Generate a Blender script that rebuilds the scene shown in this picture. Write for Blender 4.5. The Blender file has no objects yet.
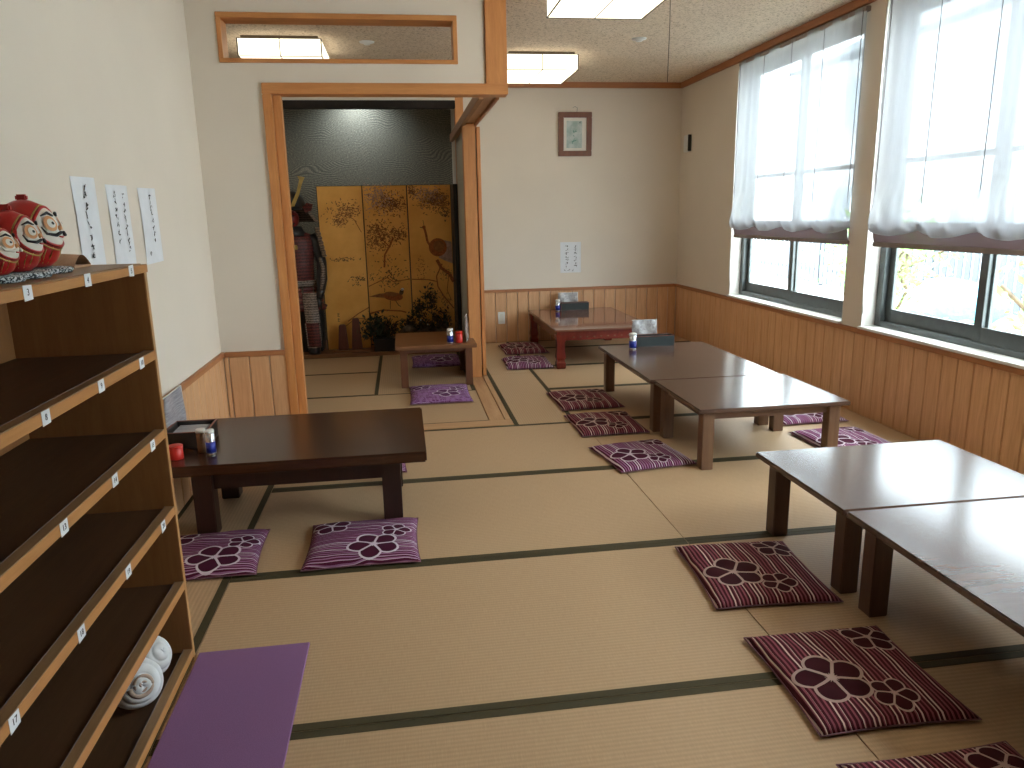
import bpy, bmesh, math, random
from mathutils import Vector, Matrix
S = bpy.context.scene
COL = S.collection
PI = math.pi
rnd = random.Random(7)

# ------------------------------------------------------------------ materials
class NT:
    """tiny helper for node graphs"""
    def __init__(s, name):
        m = bpy.data.materials.new(name); m.use_nodes = True
        s.m = m; s.t = m.node_tree; s.t.nodes.clear()
        s.out = s.t.nodes.new('ShaderNodeOutputMaterial')
    def n(s, typ, **kw):
        nd = s.t.nodes.new(typ)
        for k, v in kw.items():
            if k.startswith('_'): setattr(nd, k[1:], v)
            else:
                key = k.replace('__', ' ')
                nd.inputs[key].default_value = v
        return nd
    def l(s, a, b): s.t.links.new(a, b)
    def math(s, op, a, b=None, c=None):
        nd = s.t.nodes.new('ShaderNodeMath'); nd.operation = op
        for i, v in enumerate((a, b, c)):
            if v is None: continue
            if isinstance(v, (int, float)): nd.inputs[i].default_value = v
            else: s.l(v, nd.inputs[i])
        return nd.outputs[0]
    def mix(s, f, a, b, blend='MIX'):
        nd = s.t.nodes.new('ShaderNodeMix'); nd.data_type = 'RGBA'; nd.blend_type = blend
        for sock, v in ((nd.inputs[0], f), (nd.inputs[6], a), (nd.inputs[7], b)):
            if isinstance(v, (int, float)): sock.default_value = v
            elif isinstance(v, tuple): sock.default_value = v if len(v) == 4 else (*v, 1)
            else: s.l(v, sock)
        return nd.outputs[2]
    def coord(s, scale=(1, 1, 1), kind='Object', loc=(0, 0, 0)):
        tc = s.t.nodes.new('ShaderNodeTexCoord')
        mp = s.t.nodes.new('ShaderNodeMapping'); mp.inputs['Scale'].default_value = scale
        mp.inputs['Location'].default_value = loc
        s.l(tc.outputs[kind], mp.inputs['Vector']); return mp.outputs[0]
    def noise(s, vec, scale=5, detail=3, rough=.5, dist=0):
        nd = s.t.nodes.new('ShaderNodeTexNoise')
        nd.inputs['Scale'].default_value = scale; nd.inputs['Detail'].default_value = detail
        nd.inputs['Roughness'].default_value = rough; nd.inputs['Distortion'].default_value = dist
        s.l(vec, nd.inputs['Vector']); return nd.outputs['Fac']
    def ramp(s, fac, stops):
        nd = s.t.nodes.new('ShaderNodeValToRGB'); cr = nd.color_ramp
        while len(cr.elements) < len(stops): cr.elements.new(.5)
        for e, (p, c) in zip(cr.elements, stops):
            e.position = p; e.color = (*c, 1) if len(c) == 3 else c
        s.l(fac, nd.inputs[0]); return nd.outputs[0]
    def bsdf(s, col, rough=.6, bump=None, bstr=.1, bdist=.002, **kw):
        b = s.t.nodes.new('ShaderNodeBsdfPrincipled')
        if isinstance(col, tuple): b.inputs['Base Color'].default_value = (*col, 1)
        else: s.l(col, b.inputs['Base Color'])
        if isinstance(rough, (int, float)): b.inputs['Roughness'].default_value = rough
        else: s.l(rough, b.inputs['Roughness'])
        for k, v in kw.items(): b.inputs[k.replace('__', ' ')].default_value = v
        if bump is not None:
            bm = s.t.nodes.new('ShaderNodeBump'); bm.inputs['Strength'].default_value = bstr
            bm.inputs['Distance'].default_value = bdist
            s.l(bump, bm.inputs['Height']); s.l(bm.outputs[0], b.inputs['Normal'])
        s.l(b.outputs[0], s.out.inputs[0]); return b

def plain(name, col, rough=.5, var=.08, scale=20, **kw):
    g = NT(name); v = g.noise(g.coord(), scale, 4)
    d = tuple(c * (1 - var) for c in col); h = tuple(min(1, c * (1 + var)) for c in col)
    g.bsdf(g.ramp(v, [(.3, d), (.7, h)]), rough, bump=v, bstr=.05, **kw); return g.m

def wood(name, dark, light, axis='x', rough=.45, grain=1.0, scale=6, bstr=.08, mott=0, **kw):
    g = NT(name)
    st = {'x': (1, 12, 12), 'y': (12, 1, 12), 'z': (12, 12, 1)}[axis]
    v = g.noise(g.coord(st), scale * .5, 5, .6, .6)
    v2 = g.noise(g.coord(tuple(a * 3 for a in st)), scale, 3, .6)
    f = g.math('ADD', g.math('MULTIPLY', v, .7), g.math('MULTIPLY', v2, .3))
    c = g.ramp(f, [(.5 - .2 / grain, dark), (.5 + .2 / grain, light)])
    if mott:
        m = g.noise(g.coord((1, 1, 1)), 3.5, 4, .6, 1.0)
        c = g.mix(g.math('MULTIPLY', g.math('SUBTRACT', m, .3), mott), c, tuple(x * 2.2 for x in dark))
    g.bsdf(c, rough, bump=f, bstr=bstr, **kw); return g.m

def wall_mat(name, col):
    g = NT(name); v = g.noise(g.coord(), 260, 3, .6); w = g.noise(g.coord(), 2.2, 3)
    c = g.ramp(w, [(.3, tuple(x * .96 for x in col)), (.7, col)])
    g.bsdf(c, .85, bump=v, bstr=.25, bdist=.002, Specular__IOR__Level=.2); return g.m

M = {}
M['wall'] = wall_mat('warm white wallpaper', (.785, .70, .60))
M['wall_dim'] = wall_mat('pale fusuma paper', (.50, .49, .44))
# speckled acoustic ceiling board
g = NT('speckled ceiling board')
sp = g.noise(g.coord((1, 1, 1)), 75, 3, .75); lg = g.noise(g.coord(), 9, 2)
c = g.ramp(sp, [(.36, (.28, .19, .12)), (.44, (.72, .585, .44)), (.6, (.83, .70, .56))])
g.bsdf(g.mix(g.math('MULTIPLY', lg, .3), c, (.66, .53, .40)), .9, bump=sp, bstr=.3, bdist=.003, Specular__IOR__Level=.1)
M['ceiling'] = g.m
M['trim'] = wood('reddish brown trim wood', (.34, .125, .045), (.50, .21, .08), 'x', .45)
M['trim_y'] = wood('reddish brown trim wood along depth', (.34, .125, .045), (.50, .21, .08), 'y', .45)
M['post'] = wood('orange cedar post wood', (.50, .19, .06), (.68, .31, .105), 'z', .45)
M['header'] = wood('orange cedar header wood', (.50, .19, .06), (.68, .31, .105), 'x', .45)
M['header_y'] = wood('brown lintel wood', (.24, .11, .045), (.38, .20, .09), 'y', .5)
M['sill'] = wood('worn threshold wood', (.42, .22, .10), (.58, .35, .18), 'y', .5)
M['sill_x'] = wood('worn threshold wood crosswise', (.42, .22, .10), (.58, .35, .18), 'x', .5)

def wains(name, ax):
    g = NT(name)
    tc = g.t.nodes.new('ShaderNodeTexCoord'); sx = g.t.nodes.new('ShaderNodeSeparateXYZ')
    g.l(tc.outputs['Object'], sx.inputs[0])
    idx = g.math('FLOOR', g.math('DIVIDE', sx.outputs[0 if ax == 'x' else 1], .115))
    wn = g.t.nodes.new('ShaderNodeTexWhiteNoise'); wn.noise_dimensions = '1D'; g.l(idx, wn.inputs['W'])
    st = (14, 14, 1)
    cb = g.t.nodes.new('ShaderNodeVectorMath'); cb.operation = 'ADD'
    g.l(g.coord(st), cb.inputs[0]); g.l(wn.outputs['Color'], cb.inputs[1])
    v = g.noise(cb.outputs[0], 4, 5, .6, .8)
    c = g.ramp(v, [(.3, (.60, .32, .155)), (.7, (.79, .475, .255))])
    c = g.mix(g.math('MULTIPLY', wn.outputs['Value'], .38), c, (.58, .30, .14))
    g.bsdf(c, .42, bump=v, bstr=.05); return g.m
M['wains_x'] = wains('cedar wainscot boards', 'x')
M['wains_y'] = wains('cedar wainscot boards on side wall', 'y')

def tatami(name, ax):
    g = NT(name)
    tc = g.t.nodes.new('ShaderNodeTexCoord'); sx = g.t.nodes.new('ShaderNodeSeparateXYZ')
    g.l(tc.outputs['Object'], sx.inputs[0])
    u = sx.outputs[1 if ax == 'x' else 0]; w = sx.outputs[0 if ax == 'x' else 1]
    rib = g.math('SINE', g.math('MULTIPLY', u, 2 * PI / .0155))
    wv = g.math('SINE', g.math('MULTIPLY', w, 2 * PI / .009))
    h = g.math('ADD', g.math('MULTIPLY', rib, .35), g.math('MULTIPLY', wv, .12))
    st = (3, 60, 1) if ax == 'y' else (60, 3, 1)
    nz = g.noise(g.coord(st), 8, 4, .6); big = g.noise(g.coord((1, 1, 1)), 1.6, 3)
    c = g.ramp(nz, [(.25, (.44, .28, .155)), (.75, (.585, .395, .235))])
    c = g.mix(g.math('MULTIPLY', big, .5), c, (.54, .37, .22))
    c = g.mix(g.math('ADD', .14, g.math('MULTIPLY', rib, .12)), c, (.26, .18, .09))
    g.bsdf(c, .55, bump=h, bstr=.35, bdist=.0015, Specular__IOR__Level=.35); return g.m
M['tatami_x'] = tatami('woven tatami rush with ribs across the room', 'x')
M['tatami_y'] = tatami('woven tatami rush with ribs along the room', 'y')
M['border'] = plain('dark olive tatami border cloth', (.050, .037, .010), .8, .25, 400)
M['under'] = plain('dark floor base', (.08, .06, .04), .8)

M['t_top'] = wood('brown table veneer', (.082, .042, .029), (.108, .057, .040), 'x', .20, bstr=0, Specular__IOR__Level=.75)
M['t_leg'] = wood('brown table leg wood', (.13, .062, .032), (.20, .105, .055), 'z', .45)
M['t_leg_d'] = wood('darker table leg wood', (.075, .034, .020), (.12, .058, .032), 'z', .45)
M['t_edge'] = wood('brown table apron wood', (.12, .055, .030), (.18, .09, .048), 'x', .4)
M['d_top'] = wood('dark polished slab wood', (.024, .009, .005), (.080, .029, .013), 'x', .22, mott=.9, bstr=.01, Specular__IOR__Level=.4)
M['d_leg'] = wood('dark reddish leg wood', (.022, .008, .005), (.042, .014, .008), 'z', .4)
M['m_top'] = wood('mid brown small table wood', (.15, .058, .022), (.25, .105, .04), 'x', .42)
M['m_leg'] = wood('reddish brown small table leg', (.10, .035, .015), (.18, .065, .03), 'z', .42)
M['r_top'] = wood('polished red brown lacquer top', (.14, .05, .028), (.24, .095, .055), 'x', .07, bstr=.01, Specular__IOR__Level=.8)
M['r_leg'] = wood('dark red lacquer', (.13, .014, .010), (.22, .030, .018), 'z', .25)

M['sh_edge'] = wood('orange shelf edge veneer', (.42, .18, .055), (.54, .26, .085), 'y', .45)
M['sh_rail'] = wood('tan rail top', (.22, .12, .055), (.32, .19, .09), 'y', .45)
M['sh_board'] = wood('dark brown shelf board', (.055, .026, .011), (.10, .048, .020), 'y', .5)
M['sh_side'] = wood('brown shelf side panel', (.25, .105, .032), (.34, .15, .05), 'z', .5)
M['sh_side_o'] = wood('orange side panel edge', (.42, .20, .07), (.55, .29, .11), 'z', .5)
M['white'] = plain('white plastic', (.80, .80, .78), .4, .02)
M['paper'] = plain('white writing paper', (.78, .80, .84), .8, .03)
M['ink'] = plain('black ink', (.02, .02, .025), .7, .1)
M['white_paint'] = plain('white painted window board', (.80, .79, .76), .4, .03)
M['reveal'] = plain('pale window reveal', (.74, .71, .66), .7, .03)
M['alu'] = plain('dark bronze aluminium', (.11, .125, .125), .38, .1, Metallic=.4)
M['mat'] = None
g = NT('purple felt'); v = g.noise(g.coord(), 420, 3, .7); w = g.noise(g.coord(), 5, 3)
c = g.ramp(v, [(.3, (.20, .095, .215)), (.7, (.32, .17, .34))])
g.bsdf(g.mix(g.math('MULTIPLY', w, .3), c, (.25, .13, .26)), .95, bump=v, bstr=.5, bdist=.002, Specular__IOR__Level=.1); M['felt'] = g.m
M['red'] = plain('red painted papier mache', (.42, .012, .012), .32, .15)
M['gold'] = plain('gold paint', (.50, .34, .10), .4, .2, Metallic=.4)
M['cream'] = plain('cream face paint', (.78, .74, .66), .5, .04)
M['black'] = plain('black lacquer', (.012, .012, .013), .3, .1)
M['orange'] = plain('orange face tint', (.70, .33, .14), .6)
M['redplastic'] = plain('red plastic cap jar', (.62, .03, .02), .35, .05)
M['blue'] = plain('deep blue label', (.02, .035, .30), .35, .05)
M['silver'] = plain('silvery metal', (.62, .64, .68), .25, .03, Metallic=.8)
M['brownglass'] = plain('brown spice glass', (.20, .10, .05), .2, .2)
M['tray'] = plain('black tray lacquer', (.025, .022, .020), .35, .1)
M['trayfront'] = plain('dark green tray front', (.012, .022, .022), .5, .1)
M['rimred'] = plain('brown red tray rim', (.22, .07, .045), .4, .1)
M['shell'] = None
g = NT('chalky shell'); v = g.noise(g.coord(), 14, 4)
g.bsdf(g.ramp(v, [(.35, (.62, .62, .60)), (.65, (.76, .78, .80))]), .55, bump=v, bstr=.1); M['shell'] = g.m
M['shelltip'] = plain('pinkish shell tip', (.45, .33, .25), .6, .1)
M['tan'] = wood('tan cut wood', (.45, .27, .16), (.60, .39, .25), 'y', .7)
g = NT('grey patterned cloth'); v = g.noise(g.coord(), 190, 1, .9)
g.bsdf(g.ramp(v, [(.44, (.03, .04, .045)), (.5, (.25, .29, .30)), (.58, (.7, .74, .74))]), .9); M['pat'] = g.m

# dark green woven alcove wall
g = NT('dark green grey woven alcove wall')
a = g.noise(g.coord((1, 1, 1)), 1.3, 2, .5, .4)
tc = g.t.nodes.new('ShaderNodeTexCoord'); sx = g.t.nodes.new('ShaderNodeSeparateXYZ'); g.l(tc.outputs['Object'], sx.inputs[0])
ph = g.math('ADD', g.math('MULTIPLY', sx.outputs[2], 420), g.math('MULTIPLY', a, 260))
ln = g.math('SINE', ph); fn = g.noise(g.coord((1, 1, 3)), 60, 3, .8)
f = g.math('ADD', g.math('MULTIPLY', ln, .09), fn)
g.bsdf(g.ramp(f, [(.36, (.085, .088, .072)), (.52, (.18, .18, .145)), (.72, (.42, .38, .29))]), .7, bump=f, bstr=.4, bdist=.004); M['toko'] = g.m
M['beam'] = plain('very dark beam wood', (.016, .010, .007), .85, .3)
g = NT('aged gold leaf'); v = g.noise(g.coord(), 3.2, 4); w = g.noise(g.coord(), 30, 3)
c = g.ramp(v, [(.3, (.76, .35, .06)), (.7, (.95, .52, .13))])
g.bsdf(g.mix(g.math('MULTIPLY', w, .25), c, (.56, .25, .055)), .38); M['goldleaf'] = g.m
M['pt_brown'] = plain('painted brown pine', (.30, .12, .035), .7, .3, 40)
M['pt_grey'] = plain('painted mauve blossom', (.42, .27, .20), .7, .3, 40)
M['pt_rust'] = plain('painted rust plumage', (.36, .105, .025), .7, .35, 60)
M['pt_dark'] = plain('painted dark leaves', (.12, .075, .03), .7, .3, 40)
M['ar_black'] = plain('black lacquered armour plate', (.028, .026, .026), .3, .3, 60)
def lace(name, a, b, per=.03):
    g = NT(name); tc = g.t.nodes.new('ShaderNodeTexCoord'); sx = g.t.nodes.new('ShaderNodeSeparateXYZ'); g.l(tc.outputs['Object'], sx.inputs[0])
    s_ = g.math('SINE', g.math('MULTIPLY', sx.outputs[2], 2 * PI / per))
    n_ = g.noise(g.coord(), 90, 3); f = g.math('ADD', g.math('MULTIPLY', s_, .13), n_)
    g.bsdf(g.ramp(f, [(.35, a), (.65, b)]), .5, bump=f, bstr=.6, bdist=.004); return g.m
M['ar_red'] = lace('dark red armour lacing', (.05, .012, .010), (.16, .028, .022))
M['ar_grey'] = lace('grey brown laced plates', (.06, .042, .032), (.30, .22, .17), .022)
M['ar_skin'] = plain('dark red mask lacquer', (.20, .02, .015), .35, .2)
M['leaf_dk'] = plain('dark evergreen leaf', (.022, .032, .016), .6, .4)
M['leaf_br'] = plain('dried brown leaf', (.09, .055, .028), .7, .4)
M['stone'] = plain('mottled brown stone', (.12, .085, .06), .8, .5, 30)
M['redwood'] = wood('dark red carved wood', (.07, .015, .008), (.13, .03, .014), 'z', .45)
M['framewood'] = wood('brown picture frame wood', (.13, .04, .018), (.23, .08, .035), 'z', .4)
g = NT('grey green print'); v = g.noise(g.coord((1, 1, 1)), 14, 4, .6)
g.bsdf(g.ramp(v, [(.4, (.36, .46, .42)), (.6, (.58, .63, .60))]), .35); M['print'] = g.m
M['greenink'] = plain('faded green ink', (.14, .30, .24), .6)
M['plaque'] = plain('slate grey speaker cover', (.015, .014, .012), .5)

# lamp shade: glowing warm white
g = NT('glowing warm white lamp panel'); e = g.n('ShaderNodeEmission'); e.inputs[0].default_value = (1, .91, .70, 1); e.inputs[1].default_value = 2.2
g.l(e.outputs[0], g.out.inputs[0]); M['lamp'] = g.m
M['lampframe'] = plain('dark lamp frame', (.10, .075, .05), .5)
# glass
g = NT('clear window glass')
tr = g.n('ShaderNodeBsdfTransparent'); tr.inputs[0].default_value = (.93, .97, .96, 1)
gl = g.n('ShaderNodeBsdfGlossy', Roughness=.02); fr = g.n('ShaderNodeFresnel', IOR=1.45); mx = g.n('ShaderNodeMixShader')
ge = g.n('ShaderNodeNewGeometry'); g.l(g.math('MULTIPLY', fr.outputs[0], g.math('SUBTRACT', 1.0, ge.outputs['Backfacing'])), mx.inputs[0]); g.l(tr.outputs[0], mx.inputs[1]); g.l(gl.outputs[0], mx.inputs[2]); g.l(mx.outputs[0], g.out.inputs[0]); M['glass'] = g.m
# sheer fabric
def sheer(name, col, tcol, see):
    g = NT(name)
    v = g.noise(g.coord((1, 40, 3)), 6, 3)
    df = g.n('ShaderNodeBsdfDiffuse'); df.inputs[0].default_value = (*col, 1)
    tl = g.n('ShaderNodeBsdfTranslucent'); tl.inputs[0].default_value = (*tcol, 1)
    tp = g.n('ShaderNodeBsdfTransparent'); tp.inputs[0].default_value = (1, 1, 1, 1)
    m1 = g.n('ShaderNodeMixShader'); m1.inputs[0].default_value = .6
    g.l(df.outputs[0], m1.inputs[1]); g.l(tl.outputs[0], m1.inputs[2])
    m2 = g.n('ShaderNodeMixShader')
    g.l(g.math('ADD', see - .06, g.math('MULTIPLY', v, .12)), m2.inputs[0])
    g.l(m1.outputs[0], m2.inputs[1]); g.l(tp.outputs[0], m2.inputs[2]); g.l(m2.outputs[0], g.out.inputs[0]); return g.m
M['sheer'] = sheer('sheer white voile', (.80, .80, .82), (.215, .22, .235), .125)
M['hem'] = sheer('voile hem with shade in its mauve', (.36, .26, .26), (.025, .016, .016), .01)  # mauve colour stands in for shade on the folded, unlit lower voile
M['bar'] = plain('grey brown blind bar', (.30, .25, .23), .5)
M['cordm'] = plain('thin grey cord', (.22, .20, .21), .7)
M['chain'] = plain('white bead chain', (.78, .76, .74), .4)
g = NT('clear crinkled plastic'); v = g.noise(g.coord(), 24, 4, .6, 1)
g.bsdf(g.ramp(v, [(.35, (.22, .20, .20)), (.65, (.50, .48, .48))]), .15, bump=v, bstr=.5, bdist=.01); M['plastic'] = g.m
g = NT('printed grey menu'); v = g.noise(g.coord((1, 30, 50)), 5, 3)
g.bsdf(g.ramp(v, [(.4, (.25, .24, .27)), (.6, (.42, .41, .44))]), .4); M['menu'] = g.m
# outside
M['out_ground'] = plain('pale concrete yard', (.55, .55, .53), .9)
M['out_wall'] = plain('pale house siding', (.62, .65, .68), .8)
M['out_roof'] = plain('grey blue roof tile', (.22, .26, .30), .7)
M['out_fence'] = plain('weathered fence slats', (.10, .11, .13), .8)
M['out_leaf'] = plain('fresh green leaves', (.22, .42, .10), .6, .4)
M['out_win'] = plain('pale house window', (.34, .40, .46), .2)
M['out_tarp'] = plain('blue tarpaulin', (.10, .32, .45), .6, .2)

# cushion cloth: stripes + three plum blossoms
def cushion_mat(name, base, stripe, pale, line, wave=0, washed=0, seed=0):
    g = NT(name)
    tc = g.t.nodes.new('ShaderNodeTexCoord'); sx = g.t.nodes.new('ShaderNodeSeparateXYZ'); g.l(tc.outputs['Object'], sx.inputs[0])
    X, Y = sx.outputs[0], sx.outputs[1]
    wob = g.math('MULTIPLY', g.math('SUBTRACT', g.noise(g.coord((1, 1, 1), loc=(seed, 0, 0)), 4, 2), .5), .018 + wave)
    U = g.math('ADD', X, wob)
    wn = g.t.nodes.new('ShaderNodeTexNoise'); wn.noise_dimensions = '1D'
    wn.inputs['Scale'].default_value = 95; wn.inputs['Detail'].default_value = 0
    g.l(g.math('ADD', U, 3.1 + seed), wn.inputs['W'])
    s_ = g.math('SINE', g.math('MULTIPLY', U, 2 * PI / .0135))
    stripes = g.math('GREATER_THAN', s_, .25)
    hue = g.ramp(wn.outputs['Fac'], [(.36, stripe), (.46, tuple(x * .75 for x in stripe)), (.54, stripe), (.60, pale)])
    c = g.mix(stripes, base, hue)
    if washed:
        nz = g.noise(g.coord((3, 9, 1)), 3, 3, .6, 1.5)
        c = g.mix(g.math('MULTIPLY', g.math('GREATER_THAN', nz, .5), washed), c, stripe)
    for (fx, fy, r, rot) in ((-.087, -.044, .100, .2), (.04, -.130, .060, .9), (.130, .135, .076, .5)):
        dx = g.math('SUBTRACT', X, fx); dy = g.math('SUBTRACT', Y, fy)
        rr = g.math('SQRT', g.math('ADD', g.math('MULTIPLY', dx, dx), g.math('MULTIPLY', dy, dy)))
        an = g.math('ADD', g.math('ARCTAN2', dy, dx), rot + 10 * PI)
        k = 2 * PI / 5
        fa = g.math('SUBTRACT', g.math('MODULO', an, k), k / 2)
        px = g.math('MULTIPLY', rr, g.math('COSINE', fa)); py = g.math('MULTIPLY', rr, g.math('SINE', fa))
        qx = g.math('DIVIDE', g.math('SUBTRACT', px, r * .55), r * .47); qy = g.math('DIVIDE', py, r * .42)
        d = g.math('SQRT', g.math('ADD', g.math('MULTIPLY', qx, qx), g.math('MULTIPLY', qy, qy)))
        inside = g.math('LESS_THAN', d, 1.0)
        edge = g.math('LESS_THAN', g.math('ABSOLUTE', g.math('SUBTRACT', d, 1.0)), .10)
        bd = g.math('MULTIPLY', rr, g.math('SINE', g.math('SUBTRACT', k / 2, g.math('ABSOLUTE', fa))))
        seam = g.math('MULTIPLY', g.math('LESS_THAN', bd, r * .045), inside)
        edge = g.math('MAXIMUM', edge, seam)
        core = g.math('LESS_THAN', rr, g.math('MULTIPLY', g.math('ADD', .13, g.math('MULTIPLY', g.math('SINE', g.math('MULTIPLY', an, 15)), .07)), r))
        c = g.mix(inside, c, tuple(x * .75 for x in base)); c = g.mix(edge, c, line); c = g.mix(core, c, line)
    cl = g.noise(g.coord(), 500, 2)
    g.bsdf(c, .85, bump=cl, bstr=.3, bdist=.001, Specular__IOR__Level=.15); 
    return g.m
M['cu_maroon'] = cushion_mat('maroon striped blossom cloth', (.068, .009, .016), (.31, .085, .115), (.72, .56, .50), (.50, .36, .32))
M['cu_plum'] = cushion_mat('plum striped blossom cloth', (.09, .010, .035), (.38, .16, .31), (.72, .60, .68), (.60, .50, .56), wave=.01, seed=2)
M['cu_wave'] = cushion_mat('plum wavy striped blossom cloth', (.085, .010, .035), (.36, .16, .31), (.66, .55, .64), (.62, .54, .62), wave=.05, seed=5)
M['cu_purple'] = cushion_mat('faded purple blossom cloth', (.14, .035, .13), (.30, .15, .33), (.55, .45, .60), (.55, .46, .56), wave=.07, washed=.85, seed=8)
M['piping'] = plain('dusty pink cushion seam', (.20, .085, .11), .8, .2, 200)

# ------------------------------------------------------------------ mesh helpers
class MB:
    def __init__(s): s.bm = bmesh.new(); s.mats = []
    def mi(s, m):
        m = M[m] if isinstance(m, str) else m
        if m not in s.mats: s.mats.append(m)
        return s.mats.index(m)
    def box(s, x0, x1, y0, y1, z0, z1, m, bev=0, seg=2):
        i = s.mi(m); t = bmesh.new()
        r = bmesh.ops.create_cube(t, size=1)
        for v in t.verts: v.co = Vector(((x0 + x1) / 2 + v.co.x * (x1 - x0), (y0 + y1) / 2 + v.co.y * (y1 - y0), (z0 + z1) / 2 + v.co.z * (z1 - z0)))
        if bev: bmesh.ops.bevel(t, geom=t.edges[:], offset=bev, segments=seg, affect='EDGES', clamp_overlap=True)
        s.add(t, i); return s
    def add(s, t, i, M4=None, smooth=False):
        if M4 is not None: bmesh.ops.transform(t, matrix=M4, verts=t.verts[:])
        for f in t.faces: f.material_index = i; f.smooth = smooth
        me = bpy.data.meshes.new('t'); t.to_mesh(me); t.free(); s.bm.from_mesh(me); bpy.data.meshes.remove(me)
    def lathe(s, prof, m, center=(0, 0, 0), seg=24, sx=1, sy=1, M4=None, a0=0, a1=2 * PI, cap=False):
        i = s.mi(m); t = bmesh.new(); rings = []
        full = abs(a1 - a0 - 2 * PI) < 1e-6; n = seg if full else seg + 1
        for r, z in prof:
            rings.append([t.verts.new((center[0] + r * sx * math.cos(a0 + (a1 - a0) * k / seg), center[1] + r * sy * math.sin(a0 + (a1 - a0) * k / seg), center[2] + z)) for k in range(n)])
        for a, b in zip(rings, rings[1:]):
            for k in range(n if full else n - 1):
                k2 = (k + 1) % n; t.faces.new((a[k], a[k2], b[k2], b[k]))
        if full:
            if prof[0][0] > 1e-4: t.faces.new(list(reversed(rings[0])))
            if prof[-1][0] > 1e-4: t.faces.new(rings[-1])
        bmesh.ops.remove_doubles(t, verts=t.verts[:], dist=1e-5)
        s.add(t, i, M4, True); return s
    def tube(s, pts, r, m, seg=8, closed=False):
        i = s.mi(m); t = bmesh.new(); pts = [Vector(p) for p in pts]; n = len(pts); rings = []
        rr = r if isinstance(r, (list, tuple)) else [r] * n
        for k, p in enumerate(pts):
            if closed: d = pts[(k + 1) % n] - pts[k - 1]
            else: d = pts[min(k + 1, n - 1)] - pts[max(k - 1, 0)]
            d.normalize(); up = Vector((0, 0, 1)) if abs(d.z) < .9 else Vector((1, 0, 0))
            a = d.cross(up).normalized(); b = d.cross(a).normalized()
            rings.append([t.verts.new(p + (a * math.cos(2 * PI * q / seg) + b * math.sin(2 * PI * q / seg)) * rr[k]) for q in range(seg)])
        for k in range(n if closed else n - 1):
            A, B = rings[k], rings[(k + 1) % n]
            for q in range(seg): t.faces.new((A[q], A[(q + 1) % seg], B[(q + 1) % seg], B[q]))
        if not closed: t.faces.new(list(reversed(rings[0]))); t.faces.new(rings[-1])
        bmesh.ops.recalc_face_normals(t, faces=t.faces[:])
        s.add(t, i, None, True); return s
    def poly(s, pts, m, thick=0, nrm=(0, 0, 1)):
        i = s.mi(m); t = bmesh.new(); n = Vector(nrm)
        a = [t.verts.new(Vector(p)) for p in pts]; f = t.faces.new(a)
        if thick:
            b = [t.verts.new(Vector(p) + n * thick) for p in pts]
            t.faces.new(list(reversed(b)))
            for k in range(len(a)): t.faces.new((a[k], b[k], b[(k + 1) % len(a)], a[(k + 1) % len(a)]))
            bmesh.ops.recalc_face_normals(t, faces=t.faces[:])
        s.add(t, i); return s
    def grid(s, fn, nu, nv, m, smooth=True, close_u=False):
        i = s.mi(m); t = bmesh.new()
        V = [[t.verts.new(fn(u / (nu - (0 if close_u else 1)), v / (nv - 1))) for v in range(nv)] for u in range(nu)]
        for u in range(nu if close_u else nu - 1):
            for v in range(nv - 1):
                u2 = (u + 1) % nu; t.faces.new((V[u][v], V[u2][v], V[u2][v + 1], V[u][v + 1]))
        s.add(t, i, None, smooth); return s
    def ball(s, c, r, m, sx=1, sy=1, sz=1, sub=2, jit=0):
        i = s.mi(m); t = bmesh.new(); bmesh.ops.create_icosphere(t, subdivisions=sub, radius=r)
        for v in t.verts:
            k = 1 + (rnd.random() - .5) * jit
            v.co = Vector((c[0] + v.co.x * sx * k, c[1] + v.co.y * sy * k, c[2] + v.co.z * sz * k))
        s.add(t, i, None, True); return s
    def build(s, name, parent=None, origin=(0, 0, 0)):
        me = bpy.data.meshes.new(name)
        if any(origin): bmesh.ops.translate(s.bm, vec=-Vector(origin), verts=s.bm.verts[:])
        s.bm.to_mesh(me); s.bm.free()
        for m in s.mats: me.materials.append(m)
        o = bpy.data.objects.new(name, me); COL.objects.link(o); o.location = origin
        if parent: o.parent = parent
        return o

def tag(o, label=None, cat=None, group=None, kind=None):
    if label: o['label'] = label
    if cat: o['category'] = cat
    if group: o['group'] = group
    if kind: o['kind'] = kind
    return o
def empty(name, loc, label, cat, group=None, rz=0):
    o = bpy.data.objects.new(name, None); COL.objects.link(o); o.location = loc; o.rotation_euler.z = rz
    o.empty_display_size = .05
    return tag(o, label, cat, group)
def struct(o): o['kind'] = 'structure'; return o
def kids(o): return [c for c in bpy.data.objects if c.parent == o]
def copy_tree(o, parent=None):
    c = o.copy(); COL.objects.link(c)
    if parent: c.parent = parent
    for ch in kids(o): copy_tree(ch, c)
    return c

# ------------------------------------------------------------------ dimensions
XL, XR, YB, CZ, H = -1.075, 2.86, 7.59, 2.54, 1.3
PY = 4.485           # partition front face
XI = -2.2            # inner room left wall
YN = -2.6            # wall behind the viewer
TB = 8.0             # alcove back

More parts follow.
